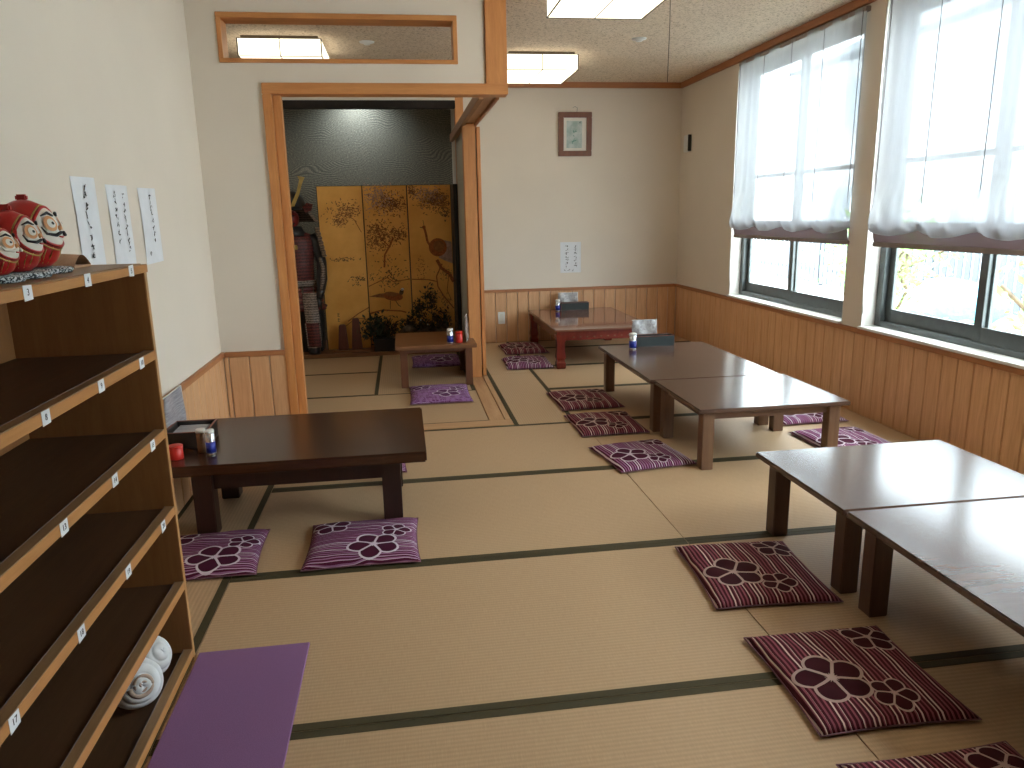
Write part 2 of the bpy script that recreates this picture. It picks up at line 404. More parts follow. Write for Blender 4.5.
# ------------------------------------------------------------------ floor with tatami mats
fl = struct(MB().box(XI - .1, XR + .1, YN - .1, TB + .1, -.12, -.012, 'under').build('floor'))
def mat_(x0, x1, y0, y1, ax, borders=True, bw=.031):
    """one mat; its border cloth runs along the two long sides"""
    e = .0012
    o = MB().box(x0 + e, x1 - e, y0 + e, y1 - e, -.012, 0, 'tatami_x' if ax == 'x' else 'tatami_y', .0015, 1).build('tatami_mat', fl, ((x0 + x1) / 2, (y0 + y1) / 2, 0))
    if borders:
        b = MB(); cx, cy = (x0 + x1) / 2, (y0 + y1) / 2
        if ax == 'x':
            for a in (y0, y1 - bw): b.box(x0 + e - cx, x1 - e - cx, a + e - cy, a + bw - e - cy, .0, .0012, 'border')
        else:
            for a in (x0, x1 - bw): b.box(a + e - cx, a + bw - e - cx, y0 + e - cy, y1 - e - cy, .0, .0012, 'border')
        bo = b.build('border_cloth', o)
    return o
rows = [-1.89, -.98, -.07, .84, 1.75, 2.66, 3.58, 4.48]
for i in range(len(rows) - 1):
    for (x0, x1) in ((-.69, 1.075), (1.075, XR)):
        mat_(x0, x1, rows[i], rows[i + 1], 'x')
for y0, y1 in ((YN, -.98), (-.98, .84), (.84, 2.66), (2.66, 4.48)):
    mat_(XL, -.69, y0, y1, 'y')
mat_(-.69, XR, YN, rows[0], 'x')
mat_(.645, 1.05, 4.48, 6.02, 'y'); mat_(.645, 1.05, 6.02, YB, 'y')
for a, b in ((4.48, 5.40), (5.40, 6.26), (6.26, 7.14), (7.14, YB)): mat_(1.05, XR, a, b, 'x')
mat_(XI, -1.27, 4.61, 5.50, 'x', bw=.018); mat_(-1.27, .50, 4.61, 5.50, 'x', bw=.018)
mat_(XI, -.26, 5.50, 6.35, 'x', bw=.018); mat_(XI, -.26, 6.35, 7.13, 'x', bw=.018)
mat_(-.26, .50, 5.50, 7.13, 'y', bw=.03)
# wooden thresholds
struct(MB().box(-.69, .645, PY, 4.607, -.012, .004, 'sill_x', .002, 1).build('trim_1'))
struct(MB().box(.503, .60, 4.61, 5.95, -.012, .004, 'sill', .002, 1).box(.606, .642, 4.61, 7.5, -.012, .004, 'sill', .002, 1).build('trim_2'))

# ------------------------------------------------------------------ ceiling
struct(MB().box(XI - .1, XR + .2, YN - .1, TB + .1, CZ, CZ + .1, 'ceiling').build('ceiling'))
struct(MB().box(.6, XR, YB - .03, YB, 2.487, CZ, 'trim', .004).build('trim_3'))
struct(MB().box(XR - .03, XR, YN, YB - .03, 2.487, CZ, 'trim_y', .004).build('trim_4'))

# ------------------------------------------------------------------ walls
def boards(mb, ax, a0, a1, fixed0, fixed1, z0=.0, z1=.515, w=.115):
    """vertical tongue and groove boards"""
    m = 'wains_' + ax; k = math.floor(a0 / w)
    while k * w < a1 - .004:
        s0, s1 = max(a0, k * w) + .0022, min(a1, (k + 1) * w) - .0022
        if s1 - s0 > .01:
            if ax == 'x': mb.box(s0, s1, fixed0, fixed1, z0, z1, m, .0035, 1)
            else: mb.box(fixed0, fixed1, s0, s1, z0, z1, m, .0035, 1)
        k += 1
WT = .515
# right wall with windows
wins = [(4.54, 6.29), (2.58, 4.33), (.62, 2.37)]
ZW0, ZW1 = .56, 2.46
wr = MB()
wr.box(XR, XR + .16, YN - .1, TB + .1, -.1, ZW0, 'wall'); wr.box(XR, XR + .16, YN - .1, TB + .1, ZW1, CZ, 'wall')
ys = [YN - .1] + [v for w in sorted(wins) for v in w] + [TB + .1]
for a, b in zip(ys[::2], ys[1::2]): wr.box(XR, XR + .16, a, b, ZW0, ZW1, 'wall')
wall_r = struct(wr.build('wall_right'))
wb = MB(); boards(wb, 'y', YN, YB - .012, XR - .012, XR); o = wb.build('wainscot', wall_r)
MB().box(XR - .022, XR, YN, YB, WT, .545, 'trim_y', .003).build('wainscot_cap', wall_r)
# back wall of the main room
wall_b = struct(MB().box(.62, XR, YB, YB + .12, -.1, CZ, 'wall').build('wall_back'))
wb = MB(); boards(wb, 'x', .655, XR - .012, YB - .012, YB); wb.build('wainscot', wall_b)
MB().box(.655, XR - .022, YB - .022, YB, WT, .545, 'trim', .003).build('wainscot_cap', wall_b)
# left wall
wall_l = struct(MB().box(XL - .12, XL, YN - .1, PY, -.1, CZ, 'wall').build('wall_left'))
wb = MB(); boards(wb, 'y', YN, PY - .012, XL, XL + .012); wb.build('wainscot', wall_l)
MB().box(XL, XL + .022, YN, PY, WT, .545, 'trim_y', .003).build('wainscot_cap', wall_l)
# wall behind the viewer
struct(MB().box(XL - .1, XR + .1, YN - .12, YN, -.1, CZ, 'wall').build('wall_rear'))
# partition with transom opening
TX0, TX1, TZ0, TZ1 = -.92, .366, 2.125, 2.377
p = MB()
p.box(XI - .1, -.69, PY, 4.605, -.1, 2.0, 'wall')
p.box(XI - .1, .52, PY, 4.605, 2.0, TZ0 + .01, 'wall'); p.box(XI - .1, .52, PY, 4.605, TZ1 - .01, CZ, 'wall')
p.box(XI - .1, TX0 + .01, PY, 4.605, TZ0 + .01, TZ1 - .01, 'wall'); p.box(TX1 - .01, .52, PY, 4.605, TZ0 + .01, TZ1 - .01, 'wall')
wall_p = struct(p.build('wall_partition'))
wb = MB(); boards(wb, 'x', XL + .012, -.705, PY - .012, PY); wb.build('wainscot', wall_p)
MB().box(XL + .022, -.705, PY - .022, PY, WT, .545, 'trim', .003).build('wainscot_cap', wall_p)
t = MB()
for (a, b, c, d) in ((TX0, TX1, TZ1 - .028, TZ1), (TX0, TX1, TZ0, TZ0 + .022)): t.box(a, b, PY - .012, 4.617, c, d, 'header', .002, 1)
for (a, b) in ((TX0, TX0 + .024), (TX1 - .024, TX1)): t.box(a, b, PY - .012, 4.617, TZ0 + .022, TZ1 - .028, 'post', .002, 1)
t.build('transom_frame', wall_p)
# door frame of the opening to the inner room
d = MB()
d.box(-.712, -.665, PY - .022, 4.617, 0, 1.963, 'post', .003); d.box(-.664, -.621, PY + .018, 4.57, 0, 1.963, 'post', .003)
fr = struct(d.build('door_1'))
struct(MB().box(-.712, .645, PY - .022, 4.575, 1.963, 2.022, 'header', .003).build('trim_5'))
struct(MB().box(.522, .643, PY - .018, 4.605, 2.022, CZ, 'post', .003).build('trim_6'))
# side lintel, its two runs with a pale groove board between
li = MB(); li.box(.488, .520, 4.61, 7.2, 1.956, 2.02, 'header_y', .002, 1); li.box(.520, .592, 4.61, 7.2, 1.975, 2.02, 'sill', .001, 1)
li.box(.592, .612, 4.61, 7.2, 1.956, 2.02, 'trim_y', .002, 1)
struct(li.build('trim_7'))
struct(MB().box(.503, .598, 5.93, 6.03, .0, 1.975, 'post', .003).build('trim_8'))
struct(MB().box(.545, .596, 6.03, 7.2, 0, 1.975, 'wall_dim').build('wall_inner_right'))
struct(MB().box(.545, .622, 7.2, 7.32, 0, CZ, 'post', .004).build('trim_9'))
# sliding door pushed back on the main room side
dr = MB(); x0, x1, y0, y1 = .612, .640, 5.985, 7.18
dr.box(x0, x1, y0, y0 + .035, .004, 1.956, 'post', .002, 1); dr.box(x0, x1, y1 - .035, y1, .004, 1.956, 'post', .002, 1)
dr.box(x0, x1, y0 + .035, y1 - .035, .004, .06, 'sill', .001, 1); dr.box(x0, x1, y0 + .035, y1 - .035, 1.91, 1.956, 'sill', .001, 1)
dr2 = struct(dr.build('door_2')); MB().box(x0 + .006, x1 - .006, y0 + .035, y1 - .035, .06, 1.91, 'wall_dim').build('door_panel', dr2)
# inner room outer walls and alcove
struct(MB().box(XI - .12, XI, PY, TB + .1, -.1, CZ, 'wall').build('wall_inner_left'))
struct(MB().box(XI, .66, TB, TB + .1, -.1, CZ, 'toko').build('wall_alcove'))
struct(MB().box(.56, .62, 7.32, TB, -.1, CZ, 'wall').build('wall_alcove_right'))
struct(MB().box(XI, .545, 7.15, 7.24, 2.245, 2.312, 'beam', .003).build('trim_10'))
struct(MB().box(XI, .545, 7.16, 7.23, 2.312, CZ, 'wall').build('wall_alcove_top'))
struct(MB().box(XI, .545, 7.13, TB, -.05, .035, 'm_top', .003).build('alcove_floor'))

# ------------------------------------------------------------------ windows
for k, (a, b) in enumerate(wins):
    w = MB()
    XA, XB = XR + .09, XR + .15
    w.box(XA, XB, a, a + .055, ZW0, ZW1, 'alu', .003, 1); w.box(XA, XB, b - .055, b, ZW0, ZW1, 'alu', .003, 1)
    w.box(XA, XB, a + .055, b - .055, ZW0, ZW0 + .035, 'alu', .003, 1); w.box(XA, XB, a + .055, b - .055, ZW1 - .04, ZW1, 'alu', .003, 1)
    win = struct(w.build('window_%d' % (k + 1)))
    mid = (a + b) / 2
    for (s0, s1, xx) in ((mid - .02, b - .05, XR + .125), (a + .05, mid + .05, XR + .10)):
        f = MB(); z0, z1 = ZW0 + .03, ZW1 - .03; xa, xb = xx, xx + .022
        f.box(xa, xb, s0, s0 + .055, z0, z1, 'alu', .002, 1); f.box(xa, xb, s1 - .055, s1, z0, z1, 'alu', .002, 1)
        f.box(xa, xb, s0 + .055, s1 - .055, z0, z0 + .085, 'alu', .002, 1); f.box(xa, xb, s0 + .055, s1 - .055, z1 - .06, z1, 'alu', .002, 1)
        f.box(xa, xb, s0 + .055, s1 - .055, 1.545, 1.575, 'alu', .002, 1)
        so = f.build('sash', win)
        MB().box(xa + .009, xa + .013, s0 + .05, s1 - .05, z0 + .08, z1 - .05, 'glass').build('pane', so)
    MB().box(XR - .024, XA, a - .0, b, ZW0 - .015, ZW0 + .003, 'white_paint', .003, 1).build('window_board', win)
    r = MB(); r.box(XR, XA, a - .004, a + .003, ZW0, ZW1, 'reveal'); r.box(XR, XA, b - .003, b + .004, ZW0, ZW1, 'reveal'); r.build('reveal', win)

# roman blinds
def blind(k, a, b, label):
    x = XR - .012; zt, zb = 2.475, 1.15; n = 5; W = b - a - .01; y0 = a - .05
    root = empty('roman_blind', (x, (a + b) / 2, zt), label, 'blind', 'sheer roman blinds')
    cy = (a + b) / 2
    def f(u, v):
        y = y0 + W * u; s = (u * (n - 1)) % 1.0; lob = math.sin(PI * s)
        z = zt - (zt - zb - .05) * min(v / .86, 1)
        off = .005 * math.sin(u * 41) + .004 * math.sin(u * 17 + z * 3) * v + .010 * abs(math.sin(u * 4 * PI)) ** .5 + .003 * math.sin(u * 97 + z * 1.5) + .004 * math.sin(z * 9 + u * 30) * v
        if v > .7:
            q = (v - .7) / .16
            off += .050 * math.sin(min(q, 1) * PI * .5) * (.35 + .65 * lob) + .008 * math.sin(u * 60 + q * 5) * min(q, 1)
        if v > .86:
            q = (v - .86) / .14; ang = q * PI
            z = zb + .05 - .035 * math.sin(ang) - .034 * lob * math.sin(ang)
            off += -.03 * (1 - math.cos(ang)) * .5
        return Vector((-abs(off) - .012, y - cy, z - zt))
    MB().grid(f, 161, 70, 'sheer').build('sheer_panel', root)
    def g_(u, v):
        y = y0 + .02 + (W - .04) * u; s = (u * (n - 1)) % 1.0
        return Vector((-.006 - .012 * math.sin(v * PI) - .004 * math.sin(u * 23), y - cy, zb + .06 - .120 * v - .01 * math.sin(PI * s) * v * (1 - v) * 4 - zt))
    MB().grid(g_, 65, 10, 'hem').build('hem', root)
    MB().box(-.012, .006, y0 + .02 - cy, y0 + W - .02 - cy, zb - .088 - zt, zb - .060 - zt, 'bar', .004).build('bottom_bar', root)
    MB().box(-.020, .012, y0 - cy, y0 + W - cy, -.03, .0, 'bar', .003).build('head_rail', root)
    for q in range(n):
        y = y0 + .03 + (W - .06) * q / (n - 1) - cy
        MB().tube([(-.021, y, -.02), (-.022, y + .003, -.5), (-.028, y, zb + .16 - zt)], .0022, 'cordm', 5).build('lift_cord', root)
    pts = []
    for q in range(25):
        t_ = q / 24; dn = 1 - abs(2 * t_ - 1)
        pts.append((.004, b - .020 - cy + (.011 if t_ < .5 else -.011) * min(1, (1 - dn) * 12) * (1 if q != 12 else 0), -.05 - (zt - .05 - .64) * dn))
    MB().tube(pts, .0032, 'chain', 5).build('bead_chain', root)
    return root
blind(0, *wins[0], 'sheer white roman blind on the far window beside the back wall')
blind(1, *wins[1], 'sheer white roman blind on the nearer window with bead chain at its left edge')

# ------------------------------------------------------------------ tables
def table(x0, x1, y0, y1, z, thick, leg, inset, top, legm, label, apron=.05, apm='t_edge', taper=1.0, group=None, legs=None, bev=.004):
    cx, cy = (x0 + x1) / 2, (y0 + y1) / 2
    root = empty('low_table', (cx, cy, 0), label, 'table', group)
    MB().box(x0 - cx, x1 - cx, y0 - cy, y1 - cy, z - thick, z, top, bev).build('tabletop', root)
    ins = inset
    if apron:
        a = MB(); w = .018; i2 = ins + leg / 2 - w / 2; zt, zb = z - thick, z - thick - apron
        a.box(x0 + ins + leg * .5 - cx, x1 - ins - leg * .5 - cx, y0 + i2 - cy, y0 + i2 + w - cy, zb, zt, apm); a.box(x0 + ins + leg * .5 - cx, x1 - ins - leg * .5 - cx, y1 - i2 - w - cy, y1 - i2 - cy, zb, zt, apm)
        a.box(x0 + i2 - cx, x0 + i2 + w - cx, y0 + ins + leg * .5 - cy, y1 - ins - leg * .5 - cy, zb, zt, apm); a.box(x1 - i2 - w - cx, x1 - i2 - cx, y0 + ins + leg * .5 - cy, y1 - ins - leg * .5 - cy, zb, zt, apm)
        a.build('apron', root)
    for sx in (0, 1):
        for sy in (0, 1):
            lx = (x0 + ins + leg / 2 if sx == 0 else x1 - ins - leg / 2) - cx; ly = (y0 + ins + leg / 2 if sy == 0 else y1 - ins - leg / 2) - cy
            m = MB(); i = m.mi(legm); t = bmesh.new(); bmesh.ops.create_cube(t, size=1)
            for v in t.verts:
                k = 1 if v.co.z > 0 else taper
                v.co = Vector((lx + v.co.x * leg * k, ly + v.co.y * leg * k, (z - thick) * (v.co.z + .5)))
            bmesh.ops.bevel(t, geom=t.edges[:], offset=.003, segments=2, affect='EDGES')
            m.add(t, i); m.build('leg', root)
    return root
G2 = 'brown low tables by the windows'
table(1.425, 2.235, 3.41, 4.105, .33, .022, .062, .032, 't_top', 't_leg', 'short brown low table joined to the nearer end of the one with the tray', .045, group=G2)
table(1.405, 2.215, 4.112, 5.31, .33, .022, .066, .035, 't_top', 't_leg', 'longer brown low table holding a black tray and silver blue shaker by the windows', .045, group=G2)
table(1.39, 2.218, 2.112, 2.74, .33, .022, .064, .042, 't_top', 't_leg_d', 'bare brown low table reflecting the window, farther of the pair at the right', .045, group=G2)
table(1.395, 2.223, .895, 2.103, .33, .022, .064, .042, 't_top', 't_leg_d', 'bare brown low table cut by the right picture edge, nearer of the pair', .045, group=G2)
table(-1.02, .058, 2.955, 3.70, .35, .045, .08, .112, 'd_top', 'd_leg', 'dark thick-topped low table beside the shoe shelf and left wall', .105, 'd_leg', bev=.006)
table(-.09, .535, 5.64, 6.34, .33, .03, .055, .035, 'm_top', 'm_leg', 'small brown low table in the inner room beside the door post', .03, 'm_leg')

# red lacquered table in the far corner
x0, x1, y0, y1, z = 1.245, 2.12, 6.09, 7.50, .335; cx, cy = (x0 + x1) / 2, (y0 + y1) / 2
rt = empty('low_table', (cx, cy, 0), 'red lacquered low table with banded legs in the far corner', 'table')
MB().box(x0 - cx, x1 - cx, y0 - cy, y1 - cy, z - .016, z, 'r_top', .006, 3).build('tabletop', rt)
MB().box(x0 + .012 - cx, x1 - .012 - cx, y0 + .012 - cy, y1 - .012 - cy, z - .036, z - .016, 'r_leg', .006).build('top_moulding', rt)
a = MB()
for (p0, p1, q0, q1) in ((x0 + .05, x1 - .05, y0 + .03, y0 + .05), (x0 + .05, x1 - .05, y1 - .05, y1 - .03), (x0 + .03, x0 + .05, y0 + .05, y1 - .05), (x1 - .05, x1 - .03, y0 + .05, y1 - .05)):
    a.box(p0 - cx, p1 - cx, q0 - cy, q1 - cy, z - .095, z - .036, 'r_leg', .003, 1)
k = 0
while x0 + .16 + k * .06 < x1 - .14:   # small carved rosettes on the front apron
    a.ball((x0 + .16 + k * .06 - cx, y0 + .03 - cy, z - .068), .009, 'r_top', 1.4, .4, .8, 1); k += 1
a.build('apron', rt)
for sx in (0, 1):
    for sy in (0, 1):
        X = (x0 + .05 if sx == 0 else x1 - .05) - cx; Y = (y0 + .05 if sy == 0 else y1 - .05) - cy
        m = MB(); i = m.mi('r_leg')
        prof = [(.036, 0), (.040, .015), (.040, .05), (.033, .062), (.033, .075), (.040, .09), (.038, .12), (.033, .16), (.034, .22), (.042, .27), (.046, .30)]
        m.lathe([(r * 1.38, zz) for r, zz in prof], 'r_leg', (0, 0, 0), 4, M4=Matrix.Translation((X, Y, 0)) @ Matrix.Rotation(PI / 4, 4, 'Z'))
        lo = m.build('leg', rt)
        for pl in lo.data.polygons: pl.use_smooth = False

# ------------------------------------------------------------------ cushions
def cushion_mesh(w, d, h, matn, seed):
    r = random.Random(seed); ph = [r.random() * 6 for _ in range(6)]
    m = MB(); N = 29
    def prof(u, v):
        a, b = 2 * u - 1, 2 * v - 1
        # slightly pulled-in sides, pointed corners
        px = a * (1 - .045 * (1 - b * b) * abs(a)); py = b * (1 - .045 * (1 - a * a) * abs(b))
        e = max(0, (1 - abs(a) ** 3.2)) ** .5 * max(0, (1 - abs(b) ** 3.2)) ** .5
        return px * w / 2, py * d / 2, e
    def top(u, v):
        x, y, e = prof(u, v); wr = .0022 * math.sin(x * 31 + ph[0]) * math.sin(y * 24 + ph[1]) + .0015 * math.sin((x + y) * 50 + ph[2])
        return Vector((x, y, .011 + (h - .011) * (e ** .75) + wr * e))
    def bot(u, v):
        x, y, e = prof(u, v); return Vector((x, y, .011 - .010 * min(1, e * 2.2)))
    m.grid(top, N, N, matn); m.grid(lambda u, v: bot(1 - u, v), N, N, matn)
    bmesh.ops.remove_doubles(m.bm, verts=m.bm.verts[:], dist=1e-5)
    e = []
    for k in range(4 * (N - 1)):
        s_, q = divmod(k, N - 1); t_ = q / (N - 1)
        u, v = [(t_, 0), (1, t_), (1 - t_, 1), (0, 1 - t_)][s_]
        x, y, _ = prof(u, v); e.append((x, y, .011))
    return m, e
protos = {}
def cushion(x0, x1, y0, y1, matn, label, rz=0, h=.042, group=None, skew=0):
    cx, cy = (x0 + x1) / 2 * 1.008, (y0 + y1) / 2 * 1.008; w, d = x1 - x0, y1 - y0
    if abs(abs(rz) - PI / 2) < .4: w, d = d, w
    m, e = cushion_mesh(w, d, h, matn, int(1000 * (cx + 9) * 7 + cy * 131))
    o = m.build('floor_cushion'); o.location = (cx, cy, 0); o.rotation_euler.z = rz
    MB().tube(e, .0022, 'piping', 6, True).build('seam', o)
    return tag(o, label, 'cushion', group)
GA = 'striped floor cushions beside the bare tables'; GB = 'striped floor cushions left of the tray table'
cushion(.975, 1.41, 2.085, 2.56, 'cu_maroon', 'maroon striped blossom cushion by the legs of the bare tables, farthest of its row', -.07, group=GA)
cushion(.968, 1.405, 1.475, 1.925, 'cu_maroon', 'large maroon striped cushion seen whole in the right foreground', -.02, group=GA)
cushion(.95, 1.40, .92, 1.39, 'cu_maroon', 'maroon striped cushion cut by the bottom picture edge at right', .01, group=GA)
cushion(.99, 1.425, 4.68, 5.2, 'cu_maroon', 'maroon cushion left of the tray table, farthest of its three', .02, group=GB)
cushion(.98, 1.40, 4.08, 4.56, 'cu_maroon', 'maroon cushion left of the tray table, middle of its three', 0.01, group=GB)
cushion(1.0, 1.43, 3.46, 3.90, 'cu_plum', 'plum striped cushion touching the near leg of the brown table', .14, group=GB)
cushion(2.19, 2.62, 3.47, 3.92, 'cu_plum', 'plum striped cushion between window wall and the near right table leg', .02, group='cushions under the windows')
cushion(2.24, 2.66, 4.06, 4.52, 'cu_plum', 'plum cushion partly hidden by the brown table top, under the windows', 0, group='cushions under the windows')
cushion(.90, 1.32, 6.77, 7.27, 'cu_maroon', 'maroon cushion nearest the back wall, left of the red table', .02, .055, group='cushions beside the red table')
cushion(.83, 1.24, 6.08, 6.56, 'cu_plum', 'maroon and pink cushion by the front leg of the red table', -.03, .055, group='cushions beside the red table')
cushion(-.435, .012, 2.63, 3.055, 'cu_wave', 'plum cushion with wavy stripes in front of the dark table leg', PI / 2, group='cushions around the dark table')
cushion(-1.02, -.60, 2.63, 3.045, 'cu_wave', 'plum wavy-striped cushion partly hidden behind the shoe shelf', PI / 2 + .04, group='cushions around the dark table')
cushion(-.47, -.03, 3.66, 4.08, 'cu_wave', 'plum cushion showing only a sliver behind the dark table', PI / 2, group='cushions around the dark table')
cushion(.0, .445, 5.06, 5.61, 'cu_purple', 'faded purple cushion in front of the small inner room table', PI / 2, group='cushions of the inner room')
cushion(.035, .475, 6.36, 6.85, 'cu_purple', 'dark purple cushion behind the small inner room table', PI / 2, .05, group='cushions of the inner room')

# ------------------------------------------------------------------ shoe shelf
SX, SY0, SY1, SB = -.69, .79, 2.165, -1.052
sh = empty('shoe_shelf', (SX, (SY0 + SY1) / 2, 0), 'tall open wooden shoe shelf with numbered edges along the left wall', 'shelf')
oy = (SY0 + SY1) / 2
def P(mb, name, parent=sh): o = mb.build(name, parent); return o
def SBX(mb, x0, x1, y0, y1, z0, z1, m, bev=0): mb.box(x0 - SX, x1 - SX, y0 - oy, y1 - oy, z0, z1, m, bev, 1)
for (a, b) in ((SY1 - .018, SY1), (SY0, SY0 + .018)):
    s_ = MB(); SBX(s_, SB, SX - .003, a, b, .0, 1.165, 'sh_side'); SBX(s_, SX - .003, SX, a, b, 0, 1.165, 'sh_side_o'); P(s_, 'side_panel')
s_ = MB(); SBX(s_, SB, SB + .008, SY0 + .018, SY1 - .018, 0.02, 1.165, 'sh_side'); P(s_, 'back_panel')
zs = [.028, .252, .490, .722, .948]
s_ = MB(); SBX(s_, SB, SX + .004, SY0, SY1, 1.165, 1.186, 'sh_edge', .001); SBX(s_, SB, SX - .012, SY0, SY1, 1.186, 1.188, 'sh_rail'); top = P(s_, 'top_board')
digits = {}
def digit_mesh(txt):
    c = bpy.data.curves.new('number', 'FONT'); c.body = txt; c.size = .018; c.align_x = 'CENTER'; c.align_y = 'CENTER'; c.extrude = .0002
    o = bpy.data.objects.new('number', c); COL.objects.link(o)
    dg = bpy.context.evaluated_depsgraph_get(); me = bpy.data.meshes.new_from_object(o.evaluated_get(dg))
    bpy.data.objects.remove(o); bpy.data.curves.remove(c)
    me.materials.clear(); me.materials.append(M['ink']); return me
def stick(parent, y, zc, txt, px):
    r = random.Random(txt + str(y)); h = .028; w = .034
    t_ = (r.random() - .5) * .004
    o = MB().poly([(px + .0004, y - w / 2 - oy, zc - h / 2 + t_), (px + .0004, y + w / 2 - oy, zc - h / 2), (px + .0004, y + w / 2 - oy, zc + h / 2 + t_), (px + .0004, y - w / 2 - oy, zc + h / 2)], 'paper', .0006, (1, 0, 0)).build('number_label', parent)
    d_ = bpy.data.objects.new('number', digit_mesh(txt)); COL.objects.link(d_); d_.parent = o
    d_.rotation_euler = (PI / 2, 0, PI / 2); d_.location = (px + .0014, y - oy, zc)
for k, y in enumerate((.94, 1.215, 1.49, 1.763, 2.037)): stick(top, y, 1.176, str(k + 1), .004)
for i, zb in enumerate(reversed(zs)):
    b = MB(); SBX(b, SB + .008, SX - .014, SY0 + .018, SY1 - .018, zb - .020, zb - .002 if i < 4 else zb - .006, 'sh_board')
    bo = P(b, 'shelf_board')
    r_ = MB(); SBX(r_, SX - .026, SX, SY0 + .018, SY1 - .018, zb - .022, zb + .002, 'sh_edge', .001); SBX(r_, SX - .025, SX - .001, SY0 + .018, SY1 - .018, zb + .002, zb + .0045, 'sh_rail'); SBX(r_, SX - .0262, SX - .025, SY0 + .018, SY1 - .018, zb - .01, zb + .0052, 'cordm')
    ro = r_.build('front_rail', bo)
    if i < 3:
        for k, y in enumerate((.94, 1.215, 1.49, 1.763, 2.037)): stick(bo, y, zb - .010, str(5 * (i + 1) + k + 1), .0)
# felt mat
o = MB().box(-.165, .165, -.53, .53, 0, .007, 'felt', .002, 1).build('felt_mat'); o.location = (-.512, 1.633, .0015); o.rotation_euler.z = -.0
tag(o, 'plain purple felt mat on the tatami in front of the shoe shelf', 'mat')
# white shell
def lobe(c, R_, ax, nrib, sq):
    q = Vector((0, 0, 1)).rotation_difference(Vector(ax).normalized())
    def f(u, v):
        th = u * 2 * PI; ph = v * PI; k = R_ * (1 + .085 * (abs(math.sin(ph * nrib)) ** .7) + .02 * math.sin(th * 3 + ph * 2))
        return Vector(c) + q @ Vector((k * math.sin(ph) * math.cos(th), k * math.sin(ph) * math.sin(th), k * sq * math.cos(ph)))
    return f
sm = MB(); AXS = (.55, -.75, .30)
sm.grid(lobe((0, 0, .066), .064, AXS, 7, .92), 40, 91, 'shell', close_u=True)
sm.grid(lobe((.022, .062, .100), .052, (.75, -.35, .5), 6, .95), 36, 81, 'shell', close_u=True)
sm.grid(lobe((-.03, .045, .120), .036, AXS, 4, 1.0), 30, 41, 'shell', close_u=True)
av = Vector(AXS).normalized(); e1 = av.cross(Vector((0, 0, 1))).normalized(); e2 = av.cross(e1)
sp_ = []
for k in range(46):
    a = k / 45 * 2 * PI * 2.1; rr_ = .030 * (1 - k / 52); pt = Vector((0, 0, .066)) + av * (.052 + .010 * k / 45) + (e1 * math.cos(a) + e2 * math.sin(a)) * rr_
    sp_.append(pt)
sm.tube(sp_, [.0085 * (1 - k / 60) for k in range(46)], 'shelltip', 8)
so = sm.build('sea_shell'); so.location = (-.765, 1.90, .030)
tag(so, 'white ribbed spiral sea shell in the lowest shelf bay', 'shell')

# ------------------------------------------------------------------ daruma dolls
def daruma(x, y, r, hh, label, face='cream', beard=False):
    z0 = 1.188 + .014
    root = empty('daruma_doll', (x, y, z0), label, 'doll', 'daruma dolls on the shoe shelf')
    prof = [(0, 0), (.55, .01), (.80, .10), (.97, .28), (1.0, .45), (.93, .64), (.78, .80), (.52, .93), (.25, .985), (0, 1.0)]
    b = MB(); b.lathe([(a * r, c * hh) for a, c in prof], 'red', seg=32); body = b.build('body', root)
    def surf(th, zf, off=0.0):
        # point on the doll: th angle from +x, zf height fraction
        for (a, c), (a2, c2) in zip(prof, prof[1:]):
            if c <= zf <= c2: q = (zf - c) / (c2 - c + 1e-9); rr = (a + (a2 - a) * q) * r; break
        return Vector(((rr + off) * math.cos(th), (rr + off) * math.sin(th), zf * hh))
    def face_fn(u, v):
        a = u * 2 * PI; s = v
        return surf(.88 * s * math.cos(a), .60 + .275 * s * math.sin(a), .003 + .004 * (1 - s * s))
    MB().grid(face_fn, 33, 8, face).build('face', root)
    rim = MB(); rim.tube([surf(.92 * math.cos(a), .60 + .29 * math.sin(a), .003) for a in [2 * PI * q / 32 for q in range(32)]], r * .055, 'red', 6, True); rim.build('hood_rim', root)
    tr = MB()
    tr.tube([surf(1.04 * math.cos(a), .585 + .33 * math.sin(a), .001) for a in [2 * PI * q / 32 for q in range(32)]], r * .03, 'gold', 6, True)
    for s in (-1, 1):
        for k in range(3): tr.tube([surf(s * (.35 + .28 * k), .30 - .02 * k, .001), surf(s * (.42 + .28 * k), .18, .001), surf(s * (.45 + .25 * k), .07, .0)], r * .022, 'gold', 5)
    tr.build('gold_lines', root)
    for s in (-1, 1):
        e = MB()
        def disc(c, ra, m, off, sz=1.0): e.grid(lambda u, v: surf(c[0] + ra * v * math.cos(u * 2 * PI), c[1] + ra * .42 * sz * v * math.sin(u * 2 * PI), off), 17, 4, m)
        disc((s * .36, .645), .27, 'orange', .0085); disc((s * .36, .65), .16, 'cream', .0100); disc((s * .33, .65), .055, 'ink', .0115)
        e.build('eye', root)
        w = MB(); w.tube([surf(s * .14, .755, .010), surf(s * .34, .80, .009), surf(s * .62, .755, .006)], [r * .03, r * .055, r * .02], 'ink', 6)
        w.build('eyebrow', root)
        w = MB(); w.tube([surf(s * .08, .515, .012), surf(s * .30, .475, .010), surf(s * .58, .50, .006), surf(s * .70, .60, .004)], [r * .05, r * .06, r * .05, r * .02], 'ink' if not beard else 'cream', 6)
        w.build('moustache', root)
    w = MB(); w.ball(tuple(surf(0, .575, .008)), r * .09, 'orange', .8, .8, 1.1); w.build('nose', root)
    w = MB(); w.tube([surf(-.13, .455, .008), surf(0, .44, .009), surf(.13, .455, .008)], r * .028, 'redplastic', 5); w.build('mouth', root)
    w = MB(); w.box(-.012, .012, -.006, .006, hh - .003, hh + .011, 'red', .003); w.build('topknot', root)
    return root
daruma(-.83, 1.845, .064, .150, 'largest red daruma doll at the right end of the row')
